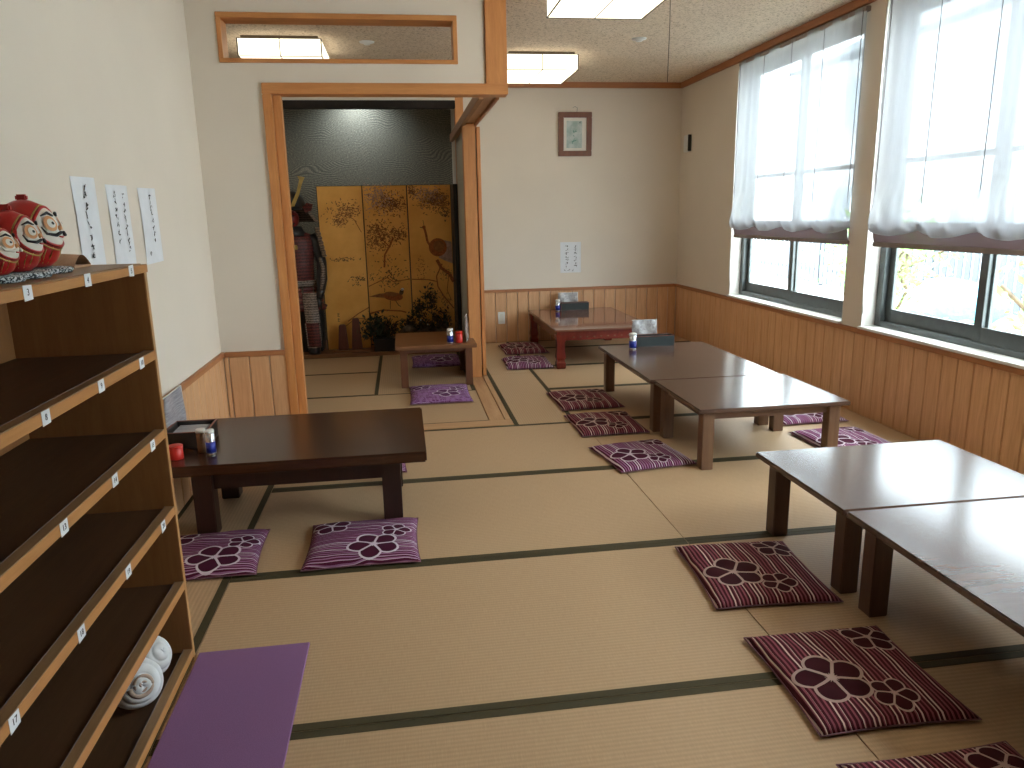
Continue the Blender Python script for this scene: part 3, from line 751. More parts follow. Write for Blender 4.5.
daruma(-.80, 1.70, .053, .126, 'middle red daruma doll between the largest and the pale-bearded one')
daruma(-.785, 1.585, .043, .098, 'small daruma doll with a pale gold-edged face at the left picture edge', beard=True)
for (x, y, w, l) in ((-.83, 1.85, .150, 'grey patterned cloth pad under the largest red doll'), (-.80, 1.70, .128, 'grey patterned cloth pad under the middle red doll'), (-.785, 1.585, .100, 'grey patterned cloth pad under the small pale-faced doll')):
    o = MB(); o.lathe([(0, 0), (w * .5, .001), (w * .53, .007), (w * .5, .0125), (0, .0135)], 'pat', seg=28)
    ob = o.build('doll_pad'); ob.location = (x, y, 1.188); tag(ob, l, 'cloth pad', 'cloth pads under the dolls')
o = MB(); o.grid(lambda u, v: Vector(((u - .5) * .22, (v - .5) * .09, .006 + .040 * math.sin(v * PI) * (1 - .35 * u))), 12, 9, 'tan'); o.box(-.11, .11, -.045, .045, 0.0, .006, 'tan', .001, 1)
ob = o.build('wood_offcut'); ob.location = (-.915, 2.06, 1.188); ob.rotation_euler.z = -.05; tag(ob, 'flat tan wooden piece lying behind the largest red doll', 'wood piece')

# ------------------------------------------------------------------ papers with handwriting
def writing(mb, cols, h, w, seed, x=.0012, ch=.030, mat='ink', flip=1):
    """brush marks in vertical columns, in the local yz plane"""
    r = random.Random(seed)
    for (cy, z0, n, s) in cols:
        for k in range(n):
            zc = z0 - k * s * 1.12
            for q in range(r.randint(3, 5)):
                a = Vector((cy + (r.random() - .5) * s * .75, zc + (r.random() - .5) * s * .75)); an = r.choice([0, .3, PI / 2, -.8, .9]) + (r.random() - .5) * .4
                L = s * (.30 + .50 * r.random()); t_ = s * .085 * (.7 + r.random())
                dd = Vector((math.cos(an), math.sin(an))); pp = Vector((-dd.y, dd.x))
                c = [a - dd * L / 2 - pp * t_ * .4, a - pp * t_, a + dd * L / 2 - pp * t_ * .3, a + dd * L / 2 + pp * t_ * .3, a + pp * t_, a - dd * L / 2 + pp * t_ * .5]
                mb.poly([(x, v.x, v.y) for v in c], mat, .0002, (1, 0, 0))
def wall_paper(y0, y1, z0, z1, cols, label, seed, tilt=0):
    w, h = y1 - y0, z1 - z0
    root = MB(); root.grid(lambda u, v: Vector((.0008 + .004 * math.sin(v * PI) * (1 - u) , (u - .5) * w, (v - .5) * h)), 8, 10, 'paper'); root.grid(lambda u, v: Vector((.0002 + .004 * math.sin(v * PI) * (1 - u), (u - .5) * w, (v - .5) * h)), 8, 10, 'paper')
    o = root.build('wall_notice'); o.location = (XL, (y0 + y1) / 2, (z0 + z1) / 2); o.rotation_euler.x = tilt
    m = MB(); writing(m, cols, h, w, seed, .0052); m.build('handwriting', o)
    return tag(o, label, 'paper notice', 'handwritten notices on the left wall')
wall_paper(2.74, 2.945, 1.13, 1.452, [(-.01, .13, 8, .030)], 'handwritten paper notice nearest the red dolls, one column of large writing', 3, .02)
wall_paper(3.04, 3.265, 1.10, 1.437, [(.045, .13, 8, .026), (-.045, .135, 7, .026)], 'handwritten paper notice with two columns, middle of the left wall', 4, .015)
wall_paper(3.39, 3.62, 1.12, 1.438, [(.02, .12, 7, .028), (-.06, -.11, 1, .024)], 'handwritten paper notice nearest the partition on the left wall', 5, .02)
# notice on the back wall
o = MB().box(-.108, .108, -.0012, 0, -.155, .155, 'paper').build('wall_notice'); o.location = (1.712, YB - .0005, .85)
m = MB(); writing(m, [(-.04, .11, 7, .030), (.05, .11, 7, .030)], .3, .2, 11, 0); writing(m, [(-.06, -.13, 1, .022), (-.02, -.13, 1, .022), (.02, -.13, 1, .022)], .3, .2, 12, 0)
hw = m.build('handwriting', o); hw.rotation_euler.z = -PI / 2; hw.location = (0, -.0016, 0)
tag(o, 'handwritten paper notice on the far wall below the picture frame', 'paper notice')

# framed picture
fp = empty('picture_frame', (1.755, YB, 2.055), 'brown framed small picture hanging high on the back wall', 'picture')
F = MB(); a, b, w = .168, .208, .052
F.box(-a, a, -.032, -.004, b - w, b, 'framewood', .004); F.box(-a, a, -.032, -.004, -b, -b + w, 'framewood', .004); F.box(-a, -a + w, -.032, -.004, -b + w, b - w, 'framewood', .004); F.box(a - w, a, -.032, -.004, -b + w, b - w, 'framewood', .004)
F.build('frame', fp)
MB().box(-a + w, a - w, -.018, -.012, -b + w, b - w, 'cream').build('mount', fp)
pr = MB().box(-.085, .07, -.0195, -.0185, -.13, .125, 'print').build('print', fp)
m = MB(); writing(m, [(-.01, .03, 2, .06), (-.03, -.07, 1, .05)], .2, .1, 21, 0, mat='greenink'); writing(m, [(.055, .105, 1, .03)], .2, .1, 22, 0); q = m.build('brushwork', pr); q.rotation_euler.z = -PI / 2; q.location = (0, -.0198, 0)
MB().tube([(.02, -.006, b), (.025, -.006, b + .04), (.0, -.006, b + .052), (-.02, -.004, b + .04)], .0018, 'black', 6).build('hook', fp)
fp.rotation_euler.x = math.radians(2.5)
# wall socket
so_ = empty('wall_socket', (.981, YB - .012, .255), 'white wall socket plate on the wood boards near the sliding door', 'socket')
MB().box(-.036, .036, -.008, 0, -.062, .062, 'white', .003).build('plate', so_)
MB().box(-.017, .017, -.0105, -.008, -.040, .040, 'cream', .001, 1).build('insert', so_)
# small wall speaker on right wall
sp = empty('wall_sensor', (XR, 7.36, 1.94), 'small white wall sensor with dark front near the back corner', 'sensor')
MB().box(-.040, 0, -.055, .055, -.08, .08, 'white', .006).build('housing', sp)
MB().box(-.038, -.004, -.068, -.0555, -.075, .08, 'plaque', .003).build('dark_cover', sp)

# ------------------------------------------------------------------ lamps
def lamp(x0, x1, y0, y1, label):
    cx, cy = (x0 + x1) / 2, (y0 + y1) / 2; a, b = (x1 - x0) / 2, (y1 - y0) / 2
    r = empty('ceiling_lamp', (cx, cy, CZ), label, 'ceiling lamp', 'square paper ceiling lamps')
    MB().box(-a + .02, a - .02, -b + .02, b - .02, -.025, -.001, 'lampframe', .003, 1).build('mounting_plate', r)
    MB().box(-a, a, -b, b, -.137, -.025, 'lamp').build('shade', r)
    f = MB(); e = .004
    for sx in (-1, 1):
        for sy in (-1, 1): f.box(sx * a - e, sx * a + e, sy * b - e, sy * b + e, -.139, -.022, 'lampframe')
    for zz in (-.139, -.024):
        for sy in (-1, 1): f.box(-a, a, sy * b - e, sy * b + e, zz - e * .5, zz + e * .5, 'lampframe')
        for sx in (-1, 1): f.box(sx * a - e, sx * a + e, -b, b, zz - e * .5, zz + e * .5, 'lampframe')
    f.box(-.003, .003, -b, b, -.1385, -.137, 'lampframe'); f.box(-.003, .003, -b - .001, -b, -.137, -.025, 'lampframe')
    f.build('frame', r)
lamp(.90, 1.465, 3.95, 4.595, 'square glowing ceiling lamp at the top picture edge, nearest the viewer')
lamp(.885, 1.455, 6.17, 6.82, 'square glowing ceiling lamp at the far end of the main room')
lamp(-1.05, -.485, 5.74, 6.39, 'square glowing ceiling lamp seen through the transom opening')
def detector(x, y, label):
    m = MB(); m.lathe([(0, -.022), (.022, -.020), (.030, -.010), (.052, -.006), (.056, 0), (0, 0)], 'white', seg=28); o = m.build('ceiling_detector'); o.location = (x, y, CZ); tag(o, label, 'detector', 'round ceiling detectors')
detector(1.81, 5.72, 'small round metallic ceiling fitting beside the lamps of the main room')
detector(-.175, 5.93, 'small round ceiling fitting seen through the transom opening')
o = MB().tube([(0, 0, 0), (.002, 0, -.25), (-.004, 0, -.55)], .0022, 'lampframe', 5).build('pull_cord'); o.location = (1.498, 4.2, CZ); tag(o, 'thin dark pull cord hanging from the ceiling right of the nearest lamp', 'cord')

# ------------------------------------------------------------------ table things
def shaker(x, y, z, h, r, body, label_m, cap, label, group=None):
    root = empty('spice_shaker', (x, y, z), label, 'shaker', group)
    m = MB(); m.lathe([(0, 0), (r * .96, 0), (r, .003), (r, h * .86), (r * .9, h * .88), (0, h * .88)], body, seg=24); m.build('body', root)
    if label_m: m = MB(); m.lathe([(r * 1.015, h * .08), (r * 1.015, h * .52)], label_m, seg=24); m.build('wrap_label', root)
    m = MB(); m.lathe([(r * 1.03, h * .86), (r * 1.03, h * .97), (r * .92, h), (0, h)], cap, seg=24); m.build('cap', root)
    return root
GS = 'spice shakers on the tables'
shaker(-.826, 3.11, .35, .105, .019, 'silver', 'blue', 'white', 'silver and blue shaker on the dark table beside the napkin box', GS)
shaker(-.872, 3.15, .35, .10, .019, 'brownglass', None, 'white', 'brown shaker behind the silver blue one on the dark table', GS)
shaker(-.955, 3.075, .35, .058, .028, 'redplastic', None, 'redplastic', 'short red jar on the dark table next to the shoe shelf', GS)
shaker(.335, 5.72, .33, .115, .024, 'silver', 'blue', 'white', 'silver and blue shaker on the small inner room table', GS)
shaker(.405, 5.74, .33, .085, .028, 'redplastic', None, 'redplastic', 'red jar on the small inner room table', GS)
shaker(1.615, 5.13, .33, .115, .026, 'silver', 'blue', 'white', 'silver and blue shaker beside the black tray on the brown table', GS)
shaker(1.52, 7.33, .335, .115, .024, 'silver', 'blue', 'white', 'silver and blue shaker on the red table', GS)
def tray(x, y, z, w, d, h, label, front='trayfront', rz=0, napkin=None):
    r = empty('condiment_tray', (x, y, z), label, 'tray', 'condiment trays on the tables', rz)
    t = .007; m = MB(); m.box(-w / 2, w / 2, -d / 2, d / 2, 0, .006, 'tray'); m.box(-w / 2, w / 2, -d / 2, -d / 2 + t, .006, h, front, .001, 1); m.box(-w / 2, w / 2, d / 2 - t, d / 2, .006, h, 'tray')
    m.box(-w / 2, -w / 2 + t, -d / 2 + t, d / 2 - t, .006, h, 'tray'); m.box(w / 2 - t, w / 2, -d / 2 + t, d / 2 - t, .006, h, 'tray'); m.build('box', r)
    m = MB(); e = .003
    for yy in (-d / 2, d / 2): m.box(-w / 2 - .001, w / 2 + .001, yy - e, yy + e, h, h + .003, 'rimred')
    for xx in (-w / 2, w / 2): m.box(xx - e, xx + e, -d / 2, d / 2, h, h + .003, 'rimred')
    m.box(-w / 2 - .002, -w / 2, -d / 2, -d / 2 + .004, .004, h, 'rimred'); m.box(w / 2, w / 2 + .002, -d / 2, -d / 2 + .004, .004, h, 'rimred')
    m.build('rim', r)
    if napkin: MB().box(-w / 2 + .02, w / 2 - .02, -d / 2 + .02, d / 2 - .02, .006, h - .012, napkin, .004).build('lining', r)
    return r
tray(1.805, 5.235, .33, .285, .10, .075, 'black condiment tray on the brown table by the windows')
tray(1.70, 7.38, .335, .285, .09, .075, 'black condiment tray on the red table in the corner')
tray(-.952, 3.30, .35, .175, .20, .072, 'dark wooden napkin box on the table beside the left wall', 'tray', 0, 'menu')
def menu_card(x, y, z, w, h, label, rz=0, mat='plastic', lean=.12):
    o = MB(); o.grid(lambda u, v: Vector(((u - .5) * w + .004 * math.sin(v * 7), .004 * math.sin(u * 9 + v * 4), v * h)), 14, 12, mat); o.grid(lambda u, v: Vector(((u - .5) * w + .004 * math.sin(v * 7), -.004 + .004 * math.sin(u * 9 + v * 4), v * h)), 14, 12, mat)
    m = MB(); e = .004
    m.box(-w / 2 - e, w / 2 + e, -.004, .004, -.0, .005, 'white', .001, 1); m.box(w / 2 - .002, w / 2 + e, -.005, .005, 0, h + .004, 'white', .001, 1); m.box(-w / 2 - e, w / 2 + e, -.004, .002, h, h + .004, 'white', .001, 1)
    r = o.build('menu_card'); r.location = (x, y, z); r.rotation_euler = (-lean, 0, rz); m.build('sleeve_edge', r)
    return tag(r, label, 'menu card', 'plastic-sleeved menu cards')
menu_card(1.765, 5.315, .332, .185, .175, 'clear crinkled menu sleeve behind the tray on the brown table')
menu_card(1.655, 7.45, .337, .20, .165, 'clear crinkled menu sleeve behind the tray on the red table')
menu_card(-1.043, 3.42, .352, .26, .20, 'grey menu card leaning on the left wall behind the napkin box', PI / 2, 'menu', 0.03)
menu_card(.478, 5.84, .332, .20, .19, 'pale menu card seen nearly edge-on on the small inner room table', PI / 2 - .15, 'plastic', 0.05)

# ------------------------------------------------------------------ alcove: folding screen
fs = empty('folding_screen', (-.135, 7.42, .035), 'golden folding screen painted with birds and pine branches, standing in the alcove', 'folding screen')
PW, PH = .419, 1.55
def leafs(mb, cx, cz, n, spread, size, mat, r, asp=.55):
    for _ in range(int(n * 2.2)):
        a = r.gauss(0, spread * .38); b = r.gauss(0, spread * asp * .38); s = size * 1.05 * (.6 + .8 * r.random()); t_ = r.random() * PI
        x, z = cx + a, cz + b
        if abs(x) > PW / 2 - .015: continue
        pts = [(x + s * math.cos(t_), -.0115, z + s * math.sin(t_)), (x - s * .35 * math.sin(t_), -.0115, z + s * .35 * math.cos(t_)), (x - s * math.cos(t_), -.0115, z - s * math.sin(t_)), (x + s * .35 * math.sin(t_), -.0115, z - s * .35 * math.cos(t_))]
        mb.poly(pts, mat)
def stroke(mb, pts, w, mat):
    for (a, b) in zip(pts, pts[1:]):
        a_, b_ = Vector((a[0], a[1])), Vector((b[0], b[1])); d = (b_ - a_).normalized(); p_ = Vector((-d.y, d.x)) * w / 2
        mb.poly([(v.x, -.0110, v.y) for v in (a_ - p_, b_ - p_, b_ + p_, a_ + p_)], mat)
def blob(mb, c, rx, rz, mat, rot=0, n=18, y=-.0117):
    mb.poly([(c[0] + rx * math.cos(t) * math.cos(rot) - rz * math.sin(t) * math.sin(rot), y, c[1] + rx * math.cos(t) * math.sin(rot) + rz * math.sin(t) * math.cos(rot)) for t in [2 * PI * q / n for q in range(n)]], mat)
rr = random.Random(5)
for k in range(3):
    px = -.63 + PW * (k + .5)
    p_ = MB().box(-PW / 2 + .002, PW / 2 - .002, -.010, .010, 0, PH, 'goldleaf', .001, 1).build('panel', fs)
    p_.location = (px, .012 * (1 if k % 2 else -1), 0); p_.rotation_euler.z = math.radians(3.2 * (1 if k % 2 == 0 else -1))
    e = MB()
    for s in (-1, 1): e.box(s * (PW / 2 - .001) - .003, s * (PW / 2 - .001) + .003, -.0112, .0112, 0, PH, 'black')
    e.box(-PW / 2, PW / 2, -.0112, .0112, PH - .002, PH + .002, 'black'); e.build('edge_strip', p_)
    a = MB()
    if k == 0:
        leafs(a, .06, 1.32, 90, .22, .011, 'pt_brown', rr); leafs(a, -.02, 1.22, 40, .12, .010, 'pt_brown', rr); stroke(a, [(.18, 1.12), (.12, 1.24), (.03, 1.30), (-.07, 1.27)], .006, 'pt_rust')
        stroke(a, [(-.12, .86), (.02, .885), (.10, .86)], .005, 'pt_brown'); leafs(a, .0, .87, 24, .2, .008, 'pt_dark', rr, .15)
        leafs(a, .14, .66, 26, .14, .010, 'pt_dark', rr); stroke(a, [(.21, .40), (.10, .34), (.0, .27)], .010, 'pt_rust'); stroke(a, [(.2, .28), (.08, .3), (-.03, .22)], .006, 'pt_brown')
        for zz in (.335, .285): stroke(a, [(-.10, zz + .012), (-.075, zz + .010)], .005, 'pt_dark'); stroke(a, [(-.09, zz + .02), (-.092, zz - .015)], .005, 'pt_dark'); stroke(a, [(-.10, zz - .008), (-.078, zz - .012)], .005, 'pt_dark')
    if k == 1:
        leafs(a, -.06, 1.44, 170, .20, .010, 'pt_grey', rr, .9); leafs(a, .06, 1.38, 130, .18, .011, 'pt_brown', rr, .8); leafs(a, -.08, 1.08, 220, .20, .010, 'pt_brown', rr, 1.0); leafs(a, .11, 1.09, 90, .13, .010, 'pt_brown', rr, .8)
        stroke(a, [(-.04, .78), (-.03, .90), (.02, .98), (.06, 1.06)], .016, 'pt_rust'); stroke(a, [(.02, .98), (-.06, 1.06), (-.1, 1.2)], .010, 'pt_rust')
        leafs(a, .02, .70, 60, .26, .011, 'pt_dark', rr, .7); stroke(a, [(-.2, .60), (-.02, .68), (.04, .64), (.2, .66)], .008, 'pt_rust')
        # long tailed pheasant
        U = .135
        a.poly([(-.208, -.0114, .365 + U), (-.10, -.0114, .392 + U), (-.02, -.0114, .395 + U), (-.02, -.0114, .345 + U), (-.11, -.0114, .355 + U)], 'pt_brown')
        blob(a, (.03, .36 + U), .095, .042, 'pt_rust', -.12); blob(a, (.01, .385 + U), .065, .022, 'pt_brown', -.1, y=-.0119); blob(a, (.112, .40 + U), .020, .032, 'pt_dark', -.4); blob(a, (.122, .428 + U), .016, .013, 'cream', 0)
        stroke(a, [(.0, .32 + U), (-.005, .24 + U)], .007, 'pt_dark'); stroke(a, [(.05, .32 + U), (.08, .27 + U), (.10, .26 + U)], .007, 'pt_dark')
        stroke(a, [(-.2, .2 + U), (-.08, .23 + U), (.1, .215 + U), (.15, .2 + U)], .014, 'pt_rust')
    if k == 2:
        leafs(a, .07, 1.40, 260, .22, .010, 'pt_brown', rr, .55); leafs(a, .0, 1.45, 90, .22, .010, 'pt_grey', rr, .5); leafs(a, -.16, 1.49, 60, .10, .010, 'pt_brown', rr, .7); leafs(a, .16, 1.29, 30, .08, .011, 'pt_dark', rr, 1.2)
        # tall crested bird
        stroke(a, [(-.06, 1.15), (-.045, 1.09), (-.035, 1.02), (-.01, .98), (.03, .94)], .022, 'pt_rust'); blob(a, (-.062, 1.155), .017, .015, 'pt_rust'); stroke(a, [(-.075, 1.15), (-.10, 1.155)], .007, 'pt_dark'); stroke(a, [(-.06, 1.17), (-.068, 1.22)], .004, 'pt_dark')
        blob(a, (.065, .96), .088, .088, 'pt_rust', .3); blob(a, (.075, .97), .055, .055, 'pt_brown', .3, y=-.0120); a.poly([(.11, -.0116, 1.03), (.20, -.0116, 1.01), (.205, -.0116, .80), (.13, -.0116, .83), (.07, -.0116, .86)], 'pt_grey')
        stroke(a, [(.05, .84), (.09, .76), (.17, .70), (.205, .62)], .030, 'pt_rust'); stroke(a, [(.1, .8), (.04, .68), (.05, .58), (.1, .49), (.2, .36)], .012, 'pt_rust'); stroke(a, [(.16, .68), (.14, .54), (.18, .44)], .007, 'pt_rust'); stroke(a, [(-.2, .66), (-.04, .65), (.04, .63)], .010, 'pt_rust')
        leafs(a, .14, .71, 30, .1, .008, 'pt_dark', rr, 1); leafs(a, -.1, .78, 24, .07, .008, 'pt_rust', rr, 2.2); leafs(a, -.11, .40, 40, .10, .012, 'pt_dark', rr, 1.2); leafs(a, .13, .42, 26, .1, .009, 'pt_brown', rr, 1)
    a.build('painting', p_)
p_ = MB().box(0, .040, -.03, .34, 0, PH - .005, 'black', .002, 1).build('folded_panel', fs); p_.location = (.635, -.22, 0); tag(p_, 'black folded-back end panel')

# suit of armour
AX, AY = -1.0, 7.33
am = empty('samurai_armour', (AX, AY, .035), 'dark samurai armour with golden helmet horn at the left side of the alcove', 'armour')
MB().box(-.20, .20, -.02, .24, 0, .44, 'ar_black', .01).build('storage_box', am)
m = MB(); m.lathe([(0.13, .0), (.15, .02), (.155, .2), (.175, .33), (.18, .40), (.155, .47), (.09, .50), (0, .51)], 'ar_red', (0, 0, .64), 28, 1.08, .72); m.build('cuirass', am)
m = MB(); m.box(-.05, .05, -.150, -.125, .98, 1.02, 'gold', .004); m.box(-.02, .012, -.155, -.13, .88, .95, 'gold', .008); m.build('cuirass_fittings', am)
m = MB(); m.lathe([(.155, .0), (.17, .015), (.165, .05), (.16, .06)], 'ar_grey', (0, 0, .63), 28, 1.08, .75); m.build('waist_belt', am)
for k in range(5):      # skirt plates
    th = math.radians(-90 + (k - 2) * 38); m = MB()
    m.grid(lambda u, v, th=th: Vector(((.165 + .09 * v + .012 * math.sin(v * 24)) * 1.05 * math.cos(th + (u - .5) * .58), (.165 + .09 * v + .012 * math.sin(v * 24)) * .8 * math.sin(th + (u - .5) * .58), .63 - .22 * v)), 8, 20, 'ar_red'); m.build('skirt_plate', am)
m = MB(); m.lathe([(.16, 0), (.157, .06), (.135, .11), (.09, .15), (.04, .165), (0, .168)], 'ar_black', (0, 0, 1.345), 28, .85, .95); hel = m.build('helmet', am)
m = MB()
for k in range(4): m.lathe([(.125 + .026 * k, 0), (.160 + .027 * k, -.040)], 'ar_grey', (0, .01, 1.375 - .036 * k), 30, 1, 1, a0=-.42, a1=PI + .42)
m.build('neck_guard', hel)
for s in (-1, 1):
    m = MB(); m.poly([(s * .02, -.155, 1.365), (s * .035, -.158, 1.40), (s * .085, -.16, 1.50), (s * .115, -.16, 1.60), (s * .100, -.16, 1.635), (s * .165, -.16, 1.622), (s * .135, -.16, 1.56), (s * .105, -.16, 1.47), (s * .055, -.158, 1.37)], 'gold', .004, (0, -1, 0)); m.build('horn', hel)
    m = MB(); m.poly([(s * .12, -.10, 1.36), (s * .16, -.13, 1.40), (s * .215, -.12, 1.385), (s * .195, -.10, 1.33), (s * .14, -.09, 1.31)], 'ar_red', .006, (0, -1, 0)); m.build('helmet_wing', hel)
m = MB(); m.ball((0, -.155, 1.37), .022, 'gold', 1, .5, 1); m.build('crest_boss', hel)
m = MB(); m.box(-.12, .12, -.205, -.13, 1.335, 1.347, 'ar_black', .005); m.build('helmet_brim', hel)
m = MB(); m.ball((0, -.045, 1.255), .085, 'ar_skin', .85, 1.05, 1.0, 3); m.box(-.014, .014, -.150, -.115, 1.235, 1.285, 'ar_skin', .006); m.tube([(-.04, -.125, 1.215), (0, -.138, 1.208), (.04, -.125, 1.215)], .008, 'ar_black', 6)
for s in (-1, 1): m.ball((s * .032, -.122, 1.285), .012, 'black', 1.3, .6, .6, 2)
m.build('face_mask', am)
m = MB(); m.lathe([(.14, 0), (.10, .05), (.08, .09)], 'ar_black', (0, -.01, 1.10), 20); m.build('throat_guard', am)
for s in (-1, 1):
    m = MB(); m.grid(lambda u, v, s=s: Vector((s * (.215 + .05 * v + .028 * math.sin(u * PI) + .004 * math.sin(v * 40)), -.11 + .20 * u, 1.175 - .27 * v)), 12, 30, 'ar_grey')
    m.grid(lambda u, v, s=s: Vector((s * (.210 + .05 * v + .028 * math.sin(u * PI)), -.11 + .20 * u, 1.175 - .27 * v)), 12, 30, 'ar_black'); m.build('shoulder_plate', am)
    m = MB(); m.tube([(s * .16, 0, 1.10), (s * .215, -.02, 1.0), (s * .245, -.04, .85), (s * .245, -.08, .70), (s * .225, -.12, .58), (s * .21, -.14, .52)], [.05, .052, .046, .048, .038, .028], 'ar_black', 12)
    m.tube([(s * .235, -.075, .9), (s * .262, -.10, .80), (s * .255, -.13, .70), (s * .235, -.155, .60)], [.012, .020, .022, .010], 'ar_grey', 8); m.build('sleeve', am)
    m = MB(); m.ball((s * .205, -.15, .485), .038, 'ar_black', .8, .9, 1.2); m.build('gauntlet', am)
    m = MB(); m.grid(lambda u, v, s=s: Vector((s * (.055 + .13 * u) + s * .03 * v, -.14 - .10 * math.sin(v * PI * .5) - .03 * math.sin(u * PI), .58 - .27 * v)), 12, 24, 'ar_grey'); m.build('thigh_guard', am)
    m = MB(); m.grid(lambda u, v, s=s: Vector((s * (.075 + .125 * u) + s * .005 * v, -.225 - .025 * math.sin(u * PI) + .04 * v, .33 - .26 * v)), 12, 20, 'ar_red')
    x_ = lambda u, v: (s * (.075 + .125 * u) + s * .005 * v, -.228 - .025 * math.sin(u * PI) + .04 * v, .33 - .26 * v)
    m.tube([x_(0, .1), x_(0, .6), x_(0, 1), x_(.5, 1), x_(1, 1), x_(1, .6), x_(1, .1)], .006, 'ar_grey', 6); m.build('shin_guard', am)
    m = MB(); m.lathe([(0, 0), (.05, 0), (.055, .03), (.045, .08), (.04, .30), (.05, .42)], 'ar_black', (s * .13, -.13, .0), 16, 1.1, 1.3); m.build('boot', am)
# carved wooden blocks
G = 'carved reddish blocks in the alcove'
def block(x, y, w, h, label):
    m = MB(); i = m.mi('redwood'); t = bmesh.new(); bmesh.ops.create_cube(t, size=1)
    for v in t.verts:
        k = 1 if v.co.z < 0 else .62; v.co = Vector((v.co.x * w * k, v.co.y * .06 * k, (v.co.z + .5) * h))
    bmesh.ops.bevel(t, geom=t.edges[:], offset=.008, segments=2, affect='EDGES'); m.add(t, i)
    o = m.build('carved_block'); o.location = (x, y, .053); tag(o, label, 'ornament', G)
o = MB().box(-.175, .175, -.05, .05, 0, .018, 'm_top', .003).build('display_board'); o.location = (-.52, 7.24, .035); tag(o, 'low brown board under the two carved blocks in the alcove', 'board')
block(-.602, 7.245, .10, .245, 'shorter reddish carved wooden block beside the armour in the alcove')
block(-.474, 7.245, .10, .30, 'taller reddish carved wooden block beside the black planter')
# planters
def foliage(mb, c, n, sp, size, mats, r):
    for _ in range(n):
        p_ = Vector((c[0] + r.gauss(0, sp[0]), c[1] + r.gauss(0, sp[1]), c[2] + r.gauss(0, sp[2])))
        d = Vector((r.random() - .5, r.random() - .5, r.random() - .3)).normalized(); u = d.cross(Vector((r.random() - .5, r.random() - .5, r.random() - .5))).normalized()
        s = size * (.6 + .8 * r.random()); w = s * .42
        mb.poly([p_, p_ + d * s * .5 + u * w * .5, p_ + d * s, p_ + d * s * .5 - u * w * .5], r.choice(mats))
r = random.Random(12)
bp = empty('potted_plant', (-.205, 7.22, .035), 'bushy dark plant in a square black planter in front of the golden screen', 'potted plant')
m = MB(); m.box(-.105, .105, -.075, .075, 0, .115, 'black', .008); m.box(-.115, .115, -.085, .085, .100, .125, 'black', .004); m.build('planter', bp)
m = MB()
for k in range(9): m.tube([(r.gauss(0, .03), r.gauss(0, .02), .11), (r.gauss(-.03, .05), 0, .18), (r.gauss(-.04, .09), r.gauss(0, .02), .30)], .004, 'leaf_br', 5)
m.build('stems', bp)
m = MB(); foliage(m, (-.02, 0, .18), 700, (.10, .035, .04), .042, ['leaf_dk', 'leaf_br', 'leaf_dk'], r); foliage(m, (-.06, 0, .27), 260, (.05, .025, .045), .038, ['leaf_dk'], r); foliage(m, (-.15, 0, .24), 60, (.03, .02, .03), .022, ['leaf_br', 'leaf_dk'], r); m.build('foliage', bp)
fa = empty('flower_arrangement', (.18, 7.25, .035), 'dark arrangement of stones, dried leaves and tall leafy twigs behind the small table', 'flower arrangement')
m = MB(); m.box(-.20, .24, -.07, .08, 0, .05, 'black', .008); m.build('tray', fa)
m = MB()
for k in range(16): m.ball((-.2 + .43 * r.random(), r.gauss(0, .025), .08 + .13 * r.random()), .035 + .03 * r.random(), 'stone', 1.2, .9, .9, 2, .25)
m.build('stones', fa)
for (tx, h_, n_, sp_) in ((.07, .56, 120, (.035, .015, .055)), (-.05, .44, 90, (.03, .015, .04)), (.20, .34, 110, (.025, .015, .07)), (.12, .36, 60, (.03, .015, .05)), (-.14, .30, 60, (.03, .02, .04))):
    m = MB(); m.tube([(tx, 0, .10), (tx + .01, 0, h_ * .6), (tx - .005, 0, h_ - .02)], .004, 'leaf_br', 5); foliage(m, (tx, -.005, h_ - sp_[2] * 1.6), int(n_ * 1.8), sp_, .036, ['leaf_dk', 'leaf_dk', 'leaf_br'], r); m.build('leafy_twig', fa)
m = MB(); foliage(m, (.0, -.02, .20), 620, (.13, .03, .05), .040, ['leaf_br', 'leaf_dk', 'leaf_br'], r); m.ball((-.035, -.07, .285), .007, 'cream'); m.ball((.03, -.07, .24), .008, 'cream'); m.build('dried_leaves', fa)
# alcove downlight
dl = empty('alcove_spotlight', (-.38, 7.72, CZ), 'small spotlight washing the alcove wall, hidden above the beam', 'spotlight')
m = MB(); m.lathe([(.04, -.05), (.045, -.05), (.05, 0), (0, 0)], 'white', seg=24); m.build('housing', dl)

# ------------------------------------------------------------------ outside
struct(MB().box(XR + .16, 30, -14, 30, -.5, -.3, 'out_ground').build('ground'))
def house(x, y0, y1, h, label):
    r = empty('house', (x, (y0 + y1) / 2, -.3), label, 'house', 'pale houses outside'); w = (y1 - y0) / 2
    MB().box(0, 5, -w, w, 0, h, 'out_wall').build('wall', r)
    m = MB(); m.poly([(-.5, -w - .4, h), (2.5, -w - .4, h + 1.3), (5.5, -w - .4, h)], 'out_roof', 2 * w + .8, (0, 1, 0)); m.build('roof', r)
    for k in range(2):
        for zz in ((1.0, 2.0), (3.2, 4.2)):
            if zz[1] > h - .2: continue
            yy = -w * .5 + k * w; f = MB().box(-.05, .02, yy - .7, yy + .7, zz[0], zz[1], 'out_win', .01).build('window', r)
            MB().box(-.07, -.05, yy - .75, yy + .75, zz[0] - .06, zz[0], 'out_wall').build('window_ledge', f)
house(9.5, 9.5, 17, 4.6, 'pale house seen through the far window')
house(11, -1.5, 7.5, 4.8, 'pale house seen faintly through the nearer blind')
fc = empty('slat_fence', (8.6, 13.0, -.3), 'grey slatted fence in the yard beyond the far window', 'fence')
m = MB()
for k in range(60): m.box(-.01, .01, -5 + k * .17, -5 + k * .17 + .11, .05, 1.25, 'out_fence')
